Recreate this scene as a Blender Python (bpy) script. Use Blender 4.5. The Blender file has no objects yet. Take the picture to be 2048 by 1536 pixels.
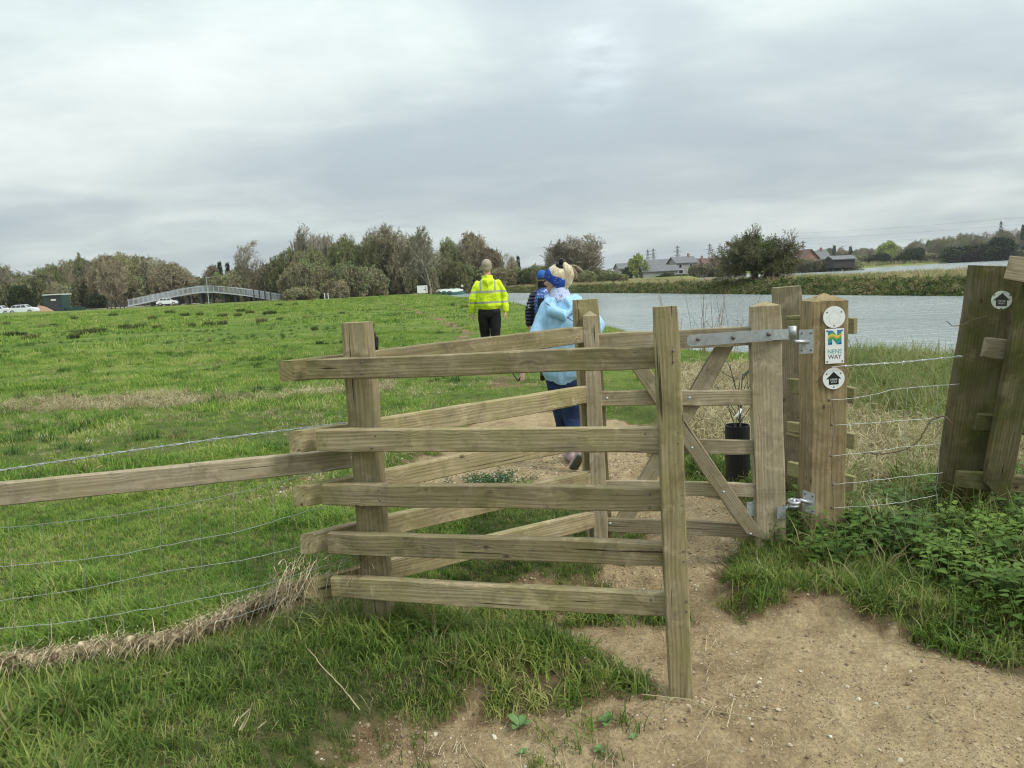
import bpy, math, random
import numpy as np
from mathutils import Vector, Matrix

random.seed(7); RNG = np.random.default_rng(7)
scene = bpy.context.scene
COL = scene.collection

# ------------------------------------------------------------------ camera
CAM_H, PITCH, ROLL, FPX = 1.5, math.radians(7.6), math.atan(0.05), 1538.0
_F = np.array([0, math.cos(PITCH), -math.sin(PITCH)])
_Z = np.array([0, math.sin(PITCH), math.cos(PITCH)]); _X = np.array([1.0, 0, 0])
_R = _X*math.cos(ROLL) - _Z*math.sin(ROLL)
_U = _X*math.sin(ROLL) + _Z*math.cos(ROLL)
_C = np.array([0, 0, CAM_H])
cam = bpy.data.cameras.new('camera'); camo = bpy.data.objects.new('camera', cam); COL.objects.link(camo)
cam.sensor_width = 36; cam.lens = FPX/2048*36; cam.clip_start = 0.05; cam.clip_end = 6000
m = Matrix.Identity(4)
for i in range(3):
    m[i][0] = _R[i]; m[i][1] = _U[i]; m[i][2] = -_F[i]; m[i][3] = _C[i]
camo.matrix_world = m
scene.camera = camo

def ray(x, y): return _F + _R*(x-1024)/FPX - _U*(y-768)/FPX
def at(x, y, Y):
    d = ray(x, y); return _C + d*(Y/d[1])
def gp(x, y, z=0.0):
    d = ray(x, y); return _C + d*((z-CAM_H)/d[2])

# ------------------------------------------------------------------ world, sun, exposure
SUN_EL, SUN_AZ = math.radians(44), math.radians(118)     # veiled by the overcast, to the right and a little behind the camera
w = bpy.data.worlds.new('World'); scene.world = w; w.use_nodes = True
nt = w.node_tree; nt.nodes.clear(); N = nt.nodes.new; L = nt.links.new
out = N('ShaderNodeOutputWorld')
sky = N('ShaderNodeTexSky'); sky.sky_type = 'NISHITA'; sky.sun_disc = False
sky.sun_elevation = SUN_EL; sky.sun_rotation = SUN_AZ
bg1 = N('ShaderNodeBackground'); bg1.inputs[1].default_value = 0.06; L(sky.outputs[0], bg1.inputs[0])
tc = N('ShaderNodeTexCoord'); sep = N('ShaderNodeSeparateXYZ'); L(tc.outputs['Generated'], sep.inputs[0])
def MA(op, a, b=None, clamp=False, ng=None):
    n = (ng or nt).nodes.new('ShaderNodeMath'); n.operation = op; n.use_clamp = clamp
    for i, v in enumerate((a, b)):
        if v is None: continue
        if isinstance(v, (int, float)): n.inputs[i].default_value = v
        else: (ng or nt).links.new(v, n.inputs[i])
    return n.outputs[0]
zc = MA('MAXIMUM', sep.outputs[2], 0.0)
den = MA('ADD', zc, 0.16)
u_ = MA('DIVIDE', sep.outputs[0], den); v_ = MA('DIVIDE', sep.outputs[1], den)
cmb = N('ShaderNodeCombineXYZ'); L(u_, cmb.inputs[0]); L(v_, cmb.inputs[1])
def cnoise(scale, detail, rough, off, dist=0.0):
    mp = N('ShaderNodeMapping'); L(cmb.outputs[0], mp.inputs[0]); mp.inputs[1].default_value = off
    mp.inputs[3].default_value = (0.8, 1.0, 1)
    n = N('ShaderNodeTexNoise'); n.inputs['Scale'].default_value = scale; n.inputs['Detail'].default_value = detail
    n.inputs['Roughness'].default_value = rough; n.inputs['Distortion'].default_value = dist
    L(mp.outputs[0], n.inputs[0]); return n.outputs[0]
n1 = cnoise(0.75, 3, 0.45, (3.1, 1.7, 0), 0.5)
n2 = cnoise(2.6, 6, 0.6, (7.3, 2.2, 0), 0.3)
cl = MA('ADD', MA('MULTIPLY', n1, 0.70), MA('MULTIPLY', n2, 0.30))
ramp = N('ShaderNodeValToRGB'); L(cl, ramp.inputs[0])
e = ramp.color_ramp.elements
e[0].position = 0.37; e[0].color = (0.305, 0.352, 0.378, 1)
e[1].position = 0.66; e[1].color = (0.515, 0.555, 0.535, 1)
x_ = e.new(0.47); x_.color = (0.352, 0.398, 0.412, 1)
x_ = e.new(0.55); x_.color = (0.42, 0.47, 0.465, 1)
# bright break in the cloud near the top centre, and the paler strip low at the right
def spot(px, py, k):
    d = ray(px, py); d = d/np.linalg.norm(d)
    dp = N('ShaderNodeVectorMath'); dp.operation = 'DOT_PRODUCT'; L(tc.outputs['Generated'], dp.inputs[0]); dp.inputs[1].default_value = tuple(d)
    return MA('POWER', MA('MAXIMUM', dp.outputs['Value'], 0.0), k)
sp = MA('MULTIPLY', MA('MULTIPLY', spot(1190, 125, 900), MA('MULTIPLY', MA('SUBTRACT', cnoise(7, 4, 0.6, (1, 5, 0)), .3, True), 2.4)), 0.55)
hz = MA('MULTIPLY', MA('POWER', MA('SUBTRACT', 1.0, zc), 22.0), 0.10)
gain = MA('ADD', MA('ADD', MA('ADD', 0.80, MA('MULTIPLY', zc, 1.75)), sp), hz)
vm = N('ShaderNodeVectorMath'); vm.operation = 'SCALE'; L(ramp.outputs[0], vm.inputs[0]); L(gain, vm.inputs['Scale'])
bg2 = N('ShaderNodeBackground'); L(vm.outputs[0], bg2.inputs[0]); bg2.inputs[1].default_value = 1.0
mx = N('ShaderNodeMixShader'); mx.inputs[0].default_value = 0.93
L(bg1.outputs[0], mx.inputs[1]); L(bg2.outputs[0], mx.inputs[2]); L(mx.outputs[0], out.inputs[0])
sl = bpy.data.lights.new('sun', 'SUN'); sl.energy = 1.5; sl.angle = math.radians(18); sl.color = (1, 0.96, 0.9)
so = bpy.data.objects.new('sun', sl); COL.objects.link(so)
sd = Vector((math.sin(SUN_AZ)*math.cos(SUN_EL), math.cos(SUN_AZ)*math.cos(SUN_EL), math.sin(SUN_EL)))
so.rotation_euler = sd.to_track_quat('Z', 'Y').to_euler(); so.location = (0, 0, 60)
scene.view_settings.view_transform = 'Standard'; scene.view_settings.look = 'None'
scene.view_settings.exposure = 0.68; scene.view_settings.gamma = 1.0; scene.view_settings.use_curve_mapping = False
scene.cycles.filter_width = 1.15; scene.cycles.max_bounces = 6; scene.cycles.transparent_max_bounces = 8

# ------------------------------------------------------------------ numpy noise
def _h(ix, iy, s):
    n = (ix.astype(np.int64)*374761393 + iy.astype(np.int64)*668265263 + s*1442695041) & 0x7fffffff
    n = ((n ^ (n >> 13))*1274126177) & 0x7fffffff
    return ((n ^ (n >> 16)) & 0xffff)/65535.0
def vnoise(x, y, s=0):
    x = np.asarray(x, float); y = np.asarray(y, float)
    ix = np.floor(x); iy = np.floor(y); fx = x-ix; fy = y-iy
    fx = fx*fx*(3-2*fx); fy = fy*fy*(3-2*fy)
    a = _h(ix, iy, s); b = _h(ix+1, iy, s); c = _h(ix, iy+1, s); d = _h(ix+1, iy+1, s)
    return (a+(b-a)*fx)*(1-fy) + (c+(d-c)*fx)*fy
def fbm(x, y, o=3, s=0):
    t = 0; a = 1; n = 0
    for i in range(o):
        t = t + a*vnoise(np.asarray(x)*2**i, np.asarray(y)*2**i, s+i); n += a; a *= .5
    return t/n
def ss(x, a, b):
    t = np.clip((np.asarray(x, float)-a)/(b-a), 0, 1); return t*t*(3-2*t)
def seg_dist(x, y, pts, closed=True):
    d = np.full(np.shape(x), 1e9); n = len(pts)
    for i in range(n if closed else n-1):
        ax, ay = pts[i]; bx, by = pts[(i+1) % n]
        vx, vy = bx-ax, by-ay; L2 = vx*vx+vy*vy+1e-12
        t = np.clip(((x-ax)*vx+(y-ay)*vy)/L2, 0, 1)
        d = np.minimum(d, np.hypot(x-ax-t*vx, y-ay-t*vy))
    return d
def inside(x, y, pts):
    c = np.zeros(np.shape(x), bool); n = len(pts)
    for i in range(n):
        ax, ay = pts[i]; bx, by = pts[(i+1) % n]
        if ay == by: continue
        c ^= ((ay > y) != (by > y)) & (x < (bx-ax)*(y-ay)/(by-ay)+ax)
    return c
def sdist(x, y, pts):                       # >0 inside
    d = seg_dist(x, y, pts); return np.where(inside(x, y, pts), d, -d)

# ------------------------------------------------------------------ ground plan
def P2(l, z=0.0): return [tuple(gp(a, b, z)[:2]) for a, b in l]
WATER = -0.6
near_bank = P2([(862, 589), (900, 591.5), (960, 597), (1050, 607), (1150, 624), (1240, 646), (1320, 668), (1400, 690), (1500, 700), (1700, 712), (1900, 722), (2100, 738), (2400, 770), (2700, 800)])
near_bank = [(x+.55, y+.8) for x, y in near_bank]
far_bank = P2([(862, 586.2), (1000, 585.8), (1150, 586), (1300, 586.8), (1500, 588.8), (1700, 590.4), (1950, 592.5), (2300, 598), (2700, 606)], WATER)
river_poly = near_bank + [(60, -20), (140, -20)] + far_bank[::-1]
chan_near = P2([(1400, 559), (1440, 557), (1560, 553), (1700, 547.5), (1950, 537), (2300, 521), (2700, 500)], 0.45)
chan_far = P2([(1400, 554), (1440, 551.5), (1560, 545.3), (1700, 538.2), (1950, 523), (2300, 505), (2700, 484)], WATER)
chan_poly = chan_near + [(500, 60), (900, 60)] + chan_far[::-1]
chan_poly = [(min(max(a, -900), 1500), min(max(b, -50), 900)) for a, b in chan_poly]
dirt_poly = P2([(450, 2300), (560, 1700), (650, 1545), (800, 1492), (980, 1462), (1120, 1442), (1215, 1412), (1240, 1398), (1240, 1385), (1190, 1338), (1060, 1292), (960, 1262), (890, 1232), (960, 1200), (1100, 1192), (1205, 1172), (1250, 1120),
                (1235, 1060), (1190, 1020), (1080, 992), (980, 1006), (900, 990), (820, 1000), (800, 960), (860, 915), (930, 865), (900, 835), (960, 815),
                (1060, 822), (1200, 818), (1310, 850), (1325, 900), (1345, 940), (1420, 985), (1485, 1010), (1500, 1045), (1500, 1085), (1468, 1112),
                (1447, 1200), (1500, 1245), (1650, 1242), (1800, 1275), (2100, 1310), (2700, 1400), (3300, 2600), (1024, 5000), (1000, 2300)])
thin_poly = P2([(350, 2100), (560, 1600), (760, 1520), (1000, 1520), (1180, 1465), (1262, 1445), (1240, 1700), (1150, 2300)], .05)
trail = P2([(905, 690), (935, 668), (880, 640), (830, 622), (790, 606), (775, 598)])
soil_line = P2([(-300, 1350), (0, 1330), (150, 1318), (330, 1296), (500, 1262), (600, 1225), (680, 1205)], 0.1)
straw_poly = P2([(1335, 745), (1400, 722), (1560, 735), (1700, 800), (1760, 850), (1900, 870), (2300, 880), (2300, 960), (1900, 960), (1720, 1010), (1600, 960), (1500, 900), (1420, 900), (1350, 860)], 0.05)
nettle_poly = P2([(1560, 1060), (1600, 1010), (1700, 1035), (1800, 1010), (1900, 990), (2200, 960), (2600, 980), (2600, 1330), (2080, 1275), (1950, 1235), (1860, 1175), (1800, 1160), (1700, 1175), (1640, 1120), (1585, 1110)], 0.1)

_lowrise = (ray(20, 600)[:2]/np.hypot(*ray(20, 600)[:2]))*140
def masks(x, y):
    r = np.hypot(x, y)
    nz = (fbm(x*2.3, y*2.3, 4, 11)-.5)
    sdd = sdist(x, y, dirt_poly)
    wob = nz*(.34+.05*np.clip(r-4, 0, 12))
    n2 = (fbm(x*11, y*11, 3, 12)-.5)*(r < 9)
    dirt = ss(sdd+wob+n2*.16, -.05, .08)
    thin = ss(sdist(x, y, thin_poly)+nz*.6+n2*.3, -.12, .22)*np.clip(.05+ss(fbm(x*3.2, y*3.2, 4, 71)+n2*.3, .45, .58)*.8, 0, 1)
    tr = ss(.22+nz*.9-seg_dist(x, y, trail, False), -.1, .25)*.85*(r > 8)
    worn = ss(fbm(x*.55, y*.55, 3, 31)+.0, .52, .68)*ss(-seg_dist(x, y, [(-.5, 6), (-1.2, 10), (-2.0, 18)], False), -2.6, -.6)*.7*(r > 5)
    soil = ss(.07+nz*.12-seg_dist(x, y, soil_line, False), -.06, .06)*.9
    return np.maximum.reduce([dirt, thin, tr, worn, soil*(r < 6)]), sdd
def height(x, y, detail=True):
    x = np.asarray(x, float); y = np.asarray(y, float); r = np.hypot(x, y); az = np.degrees(np.arctan2(x, np.maximum(y, .001)))
    _, sdd = masks(x, y)
    nz = fbm(x*2.3, y*2.3, 3, 11)-.5
    near = 1-ss(r, 6, 14)
    h = .115*ss(-sdd+nz*.16, -.03, np.where(x > .9, .13, .26))*near + .03*(1-near)
    h = h + .05*(fbm(x*.35, y*.35, 3, 5)-.5)*ss(r, 3, 8)*2 + .12*(fbm(x*.06, y*.06, 2, 9)-.5)*ss(r, 15, 50)
    # raised knoll of turf in front of the enclosure and along the bank edge right
    h = h + .07*np.exp(-(((x-.02)/.45)**2+((y-2.55)/.35)**2)) + .04*np.exp(-(((x+.8)/.8)**2+((y-3.0)/.5)**2))
    if detail:
        dm, _ = masks(x, y)
        h = h + (fbm(x*7, y*7, 3, 21)-.5)*.028*np.where(r < 14, 1, 0)*(.35+.65*dm) + (fbm(x*25, y*25, 2, 41)-.5)*.010*(r < 6)
        h = h - .012*ss(fbm(x*3.1, y*3.1, 2, 77), .55, .7)*dm*(r < 8)
    cx_, cy_ = _lowrise
    h = h + .55*np.exp(-((x-cx_)/14)**2-((y-cy_)/5)**2)
    # land across the river is raised
    sr = sdist(x, y, river_poly)
    across = inside(x, y, far_bank + [(4000, -50), (4000, 4000), (-4000, 4000), (-4000, 400)])
    top = np.where(across, .30+.18*(fbm(x*.08, y*.08, 2, 51)-.5)*2, h)
    bank_w = np.where(across, 3.2, 1.8)
    t = np.clip(1+sr/bank_w, 0, 1)
    prof = np.where(sr < 0, t**1.6, 1)
    h = np.where(across, top, h)
    h = h*(1-prof) + (WATER-.02)*prof
    h = np.where(sr > 0, np.minimum(WATER-.05-sr*.25, h), h); h = np.maximum(h, -1.5)
    sc = sdist(x, y, chan_poly)
    h = np.where(sc > -4, h*np.clip(-sc/4, 0, 1)+(WATER-.02)*(1-np.clip(-sc/4, 0, 1)), h)
    h = np.where(sc > 0, -1.0, h)
    # beyond the water the valley side rises to the right
    hill = 6.0*ss(r, 560, 800)*ss(az, 15, 25) + 11*ss(r, 720, 1500)*ss(az, 17, 30)
    h = h + hill + .9*ss(r, 260, 420)*(sc < -30)
    return h
def hz1(x, y): return float(height(np.array([x]), np.array([y]))[0])

# ------------------------------------------------------------------ mesh helpers
def mesh_np(name, v, f, smooth=False):
    me = bpy.data.meshes.new(name); v = np.asarray(v, np.float32)
    if isinstance(f, np.ndarray):
        k = f.shape[1]; n = len(f)
        me.vertices.add(len(v)); me.vertices.foreach_set('co', v.ravel())
        me.loops.add(n*k); me.loops.foreach_set('vertex_index', f.astype(np.int32).ravel())
        me.polygons.add(n); me.polygons.foreach_set('loop_start', np.arange(0, n*k, k, dtype=np.int32))
        me.update(calc_edges=True)
    else:
        me.from_pydata([tuple(map(float, p)) for p in v], [], [tuple(int(i) for i in q) for q in f]); me.update()
    if smooth: me.polygons.foreach_set('use_smooth', np.ones(len(me.polygons), bool))
    me.update()
    return me
def tag(o, label=None, cat=None, group=None, kind=None):
    if label: o['label'] = label
    if cat: o['category'] = cat
    if group: o['group'] = group
    if kind: o['kind'] = kind
    return o
def link(name, me, mat=None, parent=None, loc=None):
    o = bpy.data.objects.new(name, me); COL.objects.link(o)
    if mat is not None and not len(me.materials): me.materials.append(mat)
    if parent is not None:
        o.parent = parent
        if loc is None: o.location = -Vector(parent.location)       # mesh in world coordinates
    if loc is not None: o.location = Vector(loc) - (Vector(parent.location) if parent is not None else Vector())
    return o
def empty(name, loc, label=None, cat=None, group=None, rz=0):
    o = bpy.data.objects.new(name, None); COL.objects.link(o); o.location = Vector([float(c) for c in loc]); o.rotation_euler = (0, 0, rz)
    o.empty_display_size = .1
    return tag(o, label, cat, group)
def children(o): return [c for c in bpy.data.objects if c.parent == o]
def copy_tree(o, loc, rz=0, scale=1, label=None, group=None, kids=None):
    c = o.copy(); COL.objects.link(c); c.location = loc; c.rotation_euler = (0, 0, rz); c.scale = (scale,)*3 if not hasattr(scale, '__len__') else scale
    if label: c['label'] = label
    if group: c['group'] = group
    for k in (kids if kids is not None else children(o)):
        d = k.copy(); COL.objects.link(d); d.parent = c
    return c
class MB:                                    # collects simple solids into one mesh
    def __init__(s): s.v = []; s.f = []
    def add(s, v, f):
        n = len(s.v); s.v += [tuple(map(float, p)) for p in v]; s.f += [tuple(i+n for i in q) for q in f]; return s
    def box(s, c, d, rz=0):
        x, y, z = [a/2 for a in d]; cs, sn = math.cos(rz), math.sin(rz); v = []
        for k in (-z, z):
            for a, b in ((-x, -y), (x, -y), (x, y), (-x, y)): v.append((c[0]+a*cs-b*sn, c[1]+a*sn+b*cs, c[2]+k))
        return s.add(v, [(3, 2, 1, 0), (4, 5, 6, 7), (0, 1, 5, 4), (1, 2, 6, 5), (2, 3, 7, 6), (3, 0, 4, 7)])
    def bar(s, a, b, w, h=None):             # box between two points
        a = Vector([float(i) for i in a]); b = Vector([float(i) for i in b]); h = h or w; d = (b-a).normalized()
        up = Vector((0, 0, 1)) if abs(d.z) < .95 else Vector((0, 1, 0))
        sx = d.cross(up).normalized()*w/2; sy = sx.cross(d).normalized()*h/2; v = []
        for p in (a, b):
            for i, j in ((-1, -1), (1, -1), (1, 1), (-1, 1)): v.append(p+sx*i+sy*j)
        return s.add(v, [(3, 2, 1, 0), (4, 5, 6, 7), (0, 1, 5, 4), (1, 2, 6, 5), (2, 3, 7, 6), (3, 0, 4, 7)])
    def tube(s, pts, r, n=6, cap=True):
        pts = [Vector([float(i) for i in p]) for p in pts]; rs = r if hasattr(r, '__len__') else [r]*len(pts); v = []; f = []
        ref = Vector((0, 0, 1)) if abs((pts[-1]-pts[0]).normalized().z) < .9 else Vector((1, 0, 0))
        for i, p in enumerate(pts):
            d = (pts[min(i+1, len(pts)-1)]-pts[max(i-1, 0)]).normalized(); a = d.cross(ref).normalized(); b = a.cross(d)
            for k in range(n):
                t = 2*math.pi*k/n; v.append(p+(a*math.cos(t)+b*math.sin(t))*rs[i])
        for i in range(len(pts)-1):
            for k in range(n): f.append((i*n+k, (i+1)*n+k, (i+1)*n+(k+1) % n, i*n+(k+1) % n))
        if cap: f.append(tuple(range(n))); f.append(tuple(range((len(pts)-1)*n, len(pts)*n))[::-1])
        return s.add(v, f)
    def disc(s, c, axis, r, th, n=24):
        c = Vector([float(i) for i in c]); axis = Vector([float(i) for i in axis]).normalized()
        return s.tube([c-axis*th/2, c+axis*th/2], r, n)
    def build(s, name, mat, parent=None, smooth=False, loc=None):
        return link(name, mesh_np(name, s.v, s.f, smooth), mat, parent, loc)

# ------------------------------------------------------------------ materials
class MT:
    def __init__(s, name, rough=.8, spec=.25):
        s.m = bpy.data.materials.new(name); s.m.use_nodes = True; s.t = s.m.node_tree
        s.b = s.t.nodes['Principled BSDF']; s.b.inputs['Roughness'].default_value = rough; s.b.inputs['Specular IOR Level'].default_value = spec
        s.out = s.t.nodes['Material Output']
    def n(s, k, **kw):
        n = s.t.nodes.new(k)
        for a, b in kw.items(): setattr(n, a, b)
        return n
    def l(s, a, b): s.t.links.new(a, b)
    def m_(s, op, a, b=None, clamp=False): return MA(op, a, b, clamp, s.t)
    def vmul(s, v, k):
        n = s.n('ShaderNodeVectorMath', operation='MULTIPLY'); s.l(v, n.inputs[0])
        n.inputs[1].default_value = k if hasattr(k, '__len__') else (k, k, k); return n.outputs[0]
    def vadd(s, a, b):
        n = s.n('ShaderNodeVectorMath', operation='ADD'); s.l(a, n.inputs[0])
        if hasattr(b, 'is_linked'): s.l(b, n.inputs[1])
        else: n.inputs[1].default_value = b
        return n.outputs[0]
    def noise(s, v, scale, detail=3, rough=.5, dist=0, out=0):
        n = s.n('ShaderNodeTexNoise'); n.inputs['Scale'].default_value = scale; n.inputs['Detail'].default_value = detail
        n.inputs['Roughness'].default_value = rough; n.inputs['Distortion'].default_value = dist
        if v is not None: s.l(v, n.inputs['Vector'])
        return n.outputs[out]
    def ramp(s, v, stops):
        n = s.n('ShaderNodeValToRGB'); s.l(v, n.inputs[0]); e = n.color_ramp.elements
        for i, (p, c) in enumerate(stops):
            el = e[i] if i < 2 else e.new(p)
            el.position = p
            c = (c, c, c) if not hasattr(c, '__len__') else c
            el.color = (*c, 1)
        return n.outputs[0]
    def mr(s, v, a, b, c=0, d=1):
        n = s.n('ShaderNodeMapRange'); s.l(v, n.inputs[0])
        for i, k in enumerate((a, b, c, d)): n.inputs[i+1].default_value = k
        return n.outputs[0]
    def mix(s, f, a, b, bt='MIX'):
        n = s.n('ShaderNodeMix', data_type='RGBA', blend_type=bt)
        if hasattr(f, 'is_linked'): s.l(f, n.inputs[0])
        else: n.inputs[0].default_value = f
        for i, v in ((6, a), (7, b)):
            if hasattr(v, 'is_linked'): s.l(v, n.inputs[i])
            else: n.inputs[i].default_value = (*v, 1)
        return n.outputs[2]
    def col(s, v): s.l(v, s.b.inputs['Base Color']) if hasattr(v, 'is_linked') else setattr(s.b.inputs['Base Color'], 'default_value', (*v, 1)); return s
    def bump(s, h, strength=.5, dist=.01):
        n = s.n('ShaderNodeBump'); s.l(h, n.inputs['Height']); n.inputs['Strength'].default_value = strength; n.inputs['Distance'].default_value = dist
        s.l(n.outputs[0], s.b.inputs['Normal']); return s
    def obj(s): return s.n('ShaderNodeTexCoord').outputs['Object']
    def pos(s): return s.n('ShaderNodeNewGeometry').outputs['Position']
    def rnd(s): return s.n('ShaderNodeObjectInfo').outputs['Random']
    def attr(s, name):
        n = s.n('ShaderNodeAttribute', attribute_name=name); return n.outputs['Fac']
def plain(name, c, rough=.7, spec=.25, var=.15, scale=8, metal=0):
    t = MT(name, rough, spec); v = t.noise(t.pos(), scale, 4, .6)
    t.col(t.mix(t.mr(v, .3, .7), tuple(k*(1-var) for k in c), tuple(min(1, k*(1+var)) for k in c)))
    t.b.inputs['Metallic'].default_value = metal
    return t.m

def wood(name, pale, dark, green, gamt, ring=85, weather=.5):
    t = MT(name, .85, .15)
    o = t.obj(); rn = t.rnd()
    cb = t.n('ShaderNodeCombineXYZ'); t.l(t.m_('MULTIPLY', rn, 37.0), cb.inputs[0]); t.l(t.m_('MULTIPLY', rn, 11.0), cb.inputs[1]); t.l(t.m_('MULTIPLY', rn, 5.0), cb.inputs[2])
    q = t.vadd(o, cb.outputs[0])
    # heart-wood rings, cut lengthwise: distance from a wandering axis beside the timber
    warp = t.noise(t.vmul(q, (1.5, 3, 3)), 1.0, 2, .45, 0, 1)
    wv = t.vmul(t.vadd(warp, (-.5, -.5, -.5)), (0, .04, .04))
    kv = t.n('ShaderNodeTexVoronoi'); kv.inputs['Scale'].default_value = 1.0; t.l(t.vmul(q, (7, 11, 11)), kv.inputs['Vector'])
    kd = kv.outputs['Distance']
    knot = t.m_('MULTIPLY', t.mr(kd, .05, .13, 1, 0), t.m_('GREATER_THAN', t.noise(q, 3.0, 1), .52))
    pull = t.mr(kd, .0, .28, .014, 0)
    s2 = t.vadd(t.vadd(o, wv), (0, 0, 0))
    sp_ = t.n('ShaderNodeSeparateXYZ'); t.l(s2, sp_.inputs[0])
    zz = t.m_('ADD', sp_.outputs[2], t.m_('SUBTRACT', t.m_('MULTIPLY', rn, .10), .05))
    yy = t.m_('ADD', sp_.outputs[1], .045)
    rad = t.m_('SQRT', t.m_('ADD', t.m_('MULTIPLY', yy, yy), t.m_('MULTIPLY', zz, zz)))
    rad = t.m_('ADD', rad, pull)
    rings = t.m_('ADD', t.m_('MULTIPLY', t.m_('SINE', t.m_('MULTIPLY', rad, ring*6.283)), .5), .5)
    fine = t.noise(t.vmul(q, (9, 260, 260)), 1.0, 3, .6)
    streak = t.noise(t.vmul(q, (2.2, 60, 60)), 1.0, 3, .55)
    f = t.m_('ADD', t.m_('ADD', t.m_('MULTIPLY', rings, .15), t.m_('MULTIPLY', fine, .42)), t.m_('MULTIPLY', streak, .55))
    c = t.ramp(f, [(.32, dark), (.72, pale)])
    patch = t.noise(t.pos(), 3.2, 4, .6)
    c = t.mix(t.mr(patch, .42, .68, 0, weather), c, tuple(k*.62+.035 for k in (pale[0]*.8, pale[1]*.82, pale[2]*.9)))
    gp_ = t.noise(t.vadd(t.pos(), (3, 9, 1)), 4.6, 5, .65)
    c = t.mix(t.mr(gp_, .40, .66, 0, gamt), c, green)
    lich = t.noise(t.vadd(t.pos(), (13, 2, 1)), 38, 3, .6)
    c = t.mix(t.mr(lich, .60, .72, 0, .30), c, (.05, .055, .035))
    c = t.mix(t.m_('MULTIPLY', knot, .8), c, tuple(k*.32 for k in dark))
    stn = t.noise(t.vadd(t.pos(), (5, 1, 8)), 7.5, 5, .7, .6); c = t.mix(t.mr(stn, .50, .68, 0, .55), c, tuple(k*.75 for k in dark))
    pale_ = t.noise(t.vadd(t.pos(), (1, 8, 4)), 11, 4, .65); c = t.mix(t.mr(pale_, .56, .70, 0, .45), c, tuple(min(1, k*1.25+.02) for k in pale))
    crack = t.noise(t.vmul(q, (1.3, 75, 75)), 1.0, 2, .5)
    ck = t.mr(crack, .685, .72)
    c = t.mix(t.m_('MULTIPLY', ck, .85), c, (.03, .024, .016))
    hv = t.n('ShaderNodeHueSaturation'); t.l(c, hv.inputs['Color']); t.l(t.mr(rn, 0, 1, .72, 1.14), hv.inputs['Value']); hv.inputs['Saturation'].default_value = 1.0
    t.col(hv.outputs[0])
    hh = t.m_('SUBTRACT', t.m_('ADD', t.m_('MULTIPLY', f, .6), t.m_('MULTIPLY', patch, .5)), t.m_('MULTIPLY', ck, 1.2))
    t.bump(hh, .8, .005)
    return t.m
W_OLIVE = wood('weathered_olive_wood', (.44, .36, .215), (.165, .128, .068), (.235, .215, .080), .7)
W_GREY = wood('weathered_grey_wood', (.45, .375, .255), (.21, .165, .105), (.25, .22, .095), .45, 95)
W_POST = wood('gate_post_wood', (.43, .325, .185), (.15, .10, .05), (.28, .26, .10), .35, 60)
W_MOSS = wood('mossy_old_wood', (.23, .19, .10), (.085, .068, .032), (.085, .10, .018), .95, 70)
W_SIDE = wood('side_panel_wood', (.42, .37, .21), (.23, .19, .10), (.28, .29, .09), .55)

def metal(name, c=(.48, .50, .52), rough=.5):
    t = MT(name, rough, .5); t.b.inputs['Metallic'].default_value = .75
    v = t.noise(t.pos(), 60, 4, .6); u = t.noise(t.pos(), 9, 3, .5)
    c1 = t.mix(t.mr(v, .35, .65), tuple(k*.86 for k in c), c); t.col(t.mix(t.mr(u, .5, .75, 0, .35), c1, (.30, .31, .31)))
    t.l(t.mr(v, .3, .7, rough-.12, rough+.14), t.b.inputs['Roughness']); t.bump(v, .15, .002)
    return t.m
M_GALV = metal('galvanised_steel'); M_WIRE = metal('fence_wire', (.50, .52, .50), .55); M_BOLT = metal('bolt_steel', (.20, .18, .165), .65)
M_RUST = metal('rusty_wire', (.22, .16, .11), .8)

# ------------------------------------------------------------------ terrain
def terrain():
    azd = np.radians(np.linspace(-44, 44, 500)); azo = np.radians(np.linspace(44, 316, 60)[1:-1]); az = np.concatenate([azd, azo]); na = len(az)
    r = np.concatenate([.35*np.exp(np.linspace(0, math.log(30/.35), 330)), 30*np.exp(np.linspace(0, math.log(3200/30), 190))[1:]]); nr = len(r)
    A, Rr = np.meshgrid(az, r); x = (Rr*np.sin(A)).ravel(); y = (Rr*np.cos(A)).ravel()
    z = height(x, y); dm, _ = masks(x, y)
    sr = sdist(x, y, river_poly)
    straw = ss(sdist(x, y, straw_poly)+(fbm(x*1.5, y*1.5, 3, 61)-.5)*.9, -.2, .3)
    across = inside(x, y, far_bank + [(4000, -50), (4000, 4000), (-4000, 4000), (-4000, 400)])
    strawf = np.where(across, ss(-sr, 3.0, 4.5)*.85*ss(fbm(x*.11, y*.11, 3, 8), .35, .55), 0)
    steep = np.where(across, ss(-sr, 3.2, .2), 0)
    v = np.stack([x, y, z], 1)
    i = np.arange(nr-1)[:, None]*na; j = np.arange(na)[None, :]; j2 = (j+1) % na
    f = np.stack([i+j, i+j2, i+na+j2, i+na+j], -1).reshape(-1, 4)[:, ::-1]
    v = np.vstack([v, [0, 0, z[:na].mean()]]); ce = len(v)-1
    me = mesh_np('ground', v, f, True)
    for nm, a in (('dirt', dm), ('straw', np.maximum(straw, strawf)), ('steep', steep)):
        at_ = me.attributes.new(nm, 'FLOAT', 'POINT'); at_.data.foreach_set('value', np.append(a, 0).astype(np.float32))
    return me
t = MT('ground_earth_and_turf', .95, .1)
p = t.pos(); dm = t.attr('dirt'); stw = t.attr('straw'); stp = t.attr('steep')
fine = t.noise(p, 55, 5, .7); mid = t.noise(p, 7, 5, .65); big = t.noise(p, 1.1, 4, .6); grit = t.n('ShaderNodeTexVoronoi'); grit.inputs['Scale'].default_value = 75; t.l(p, grit.inputs['Vector'])
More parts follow.
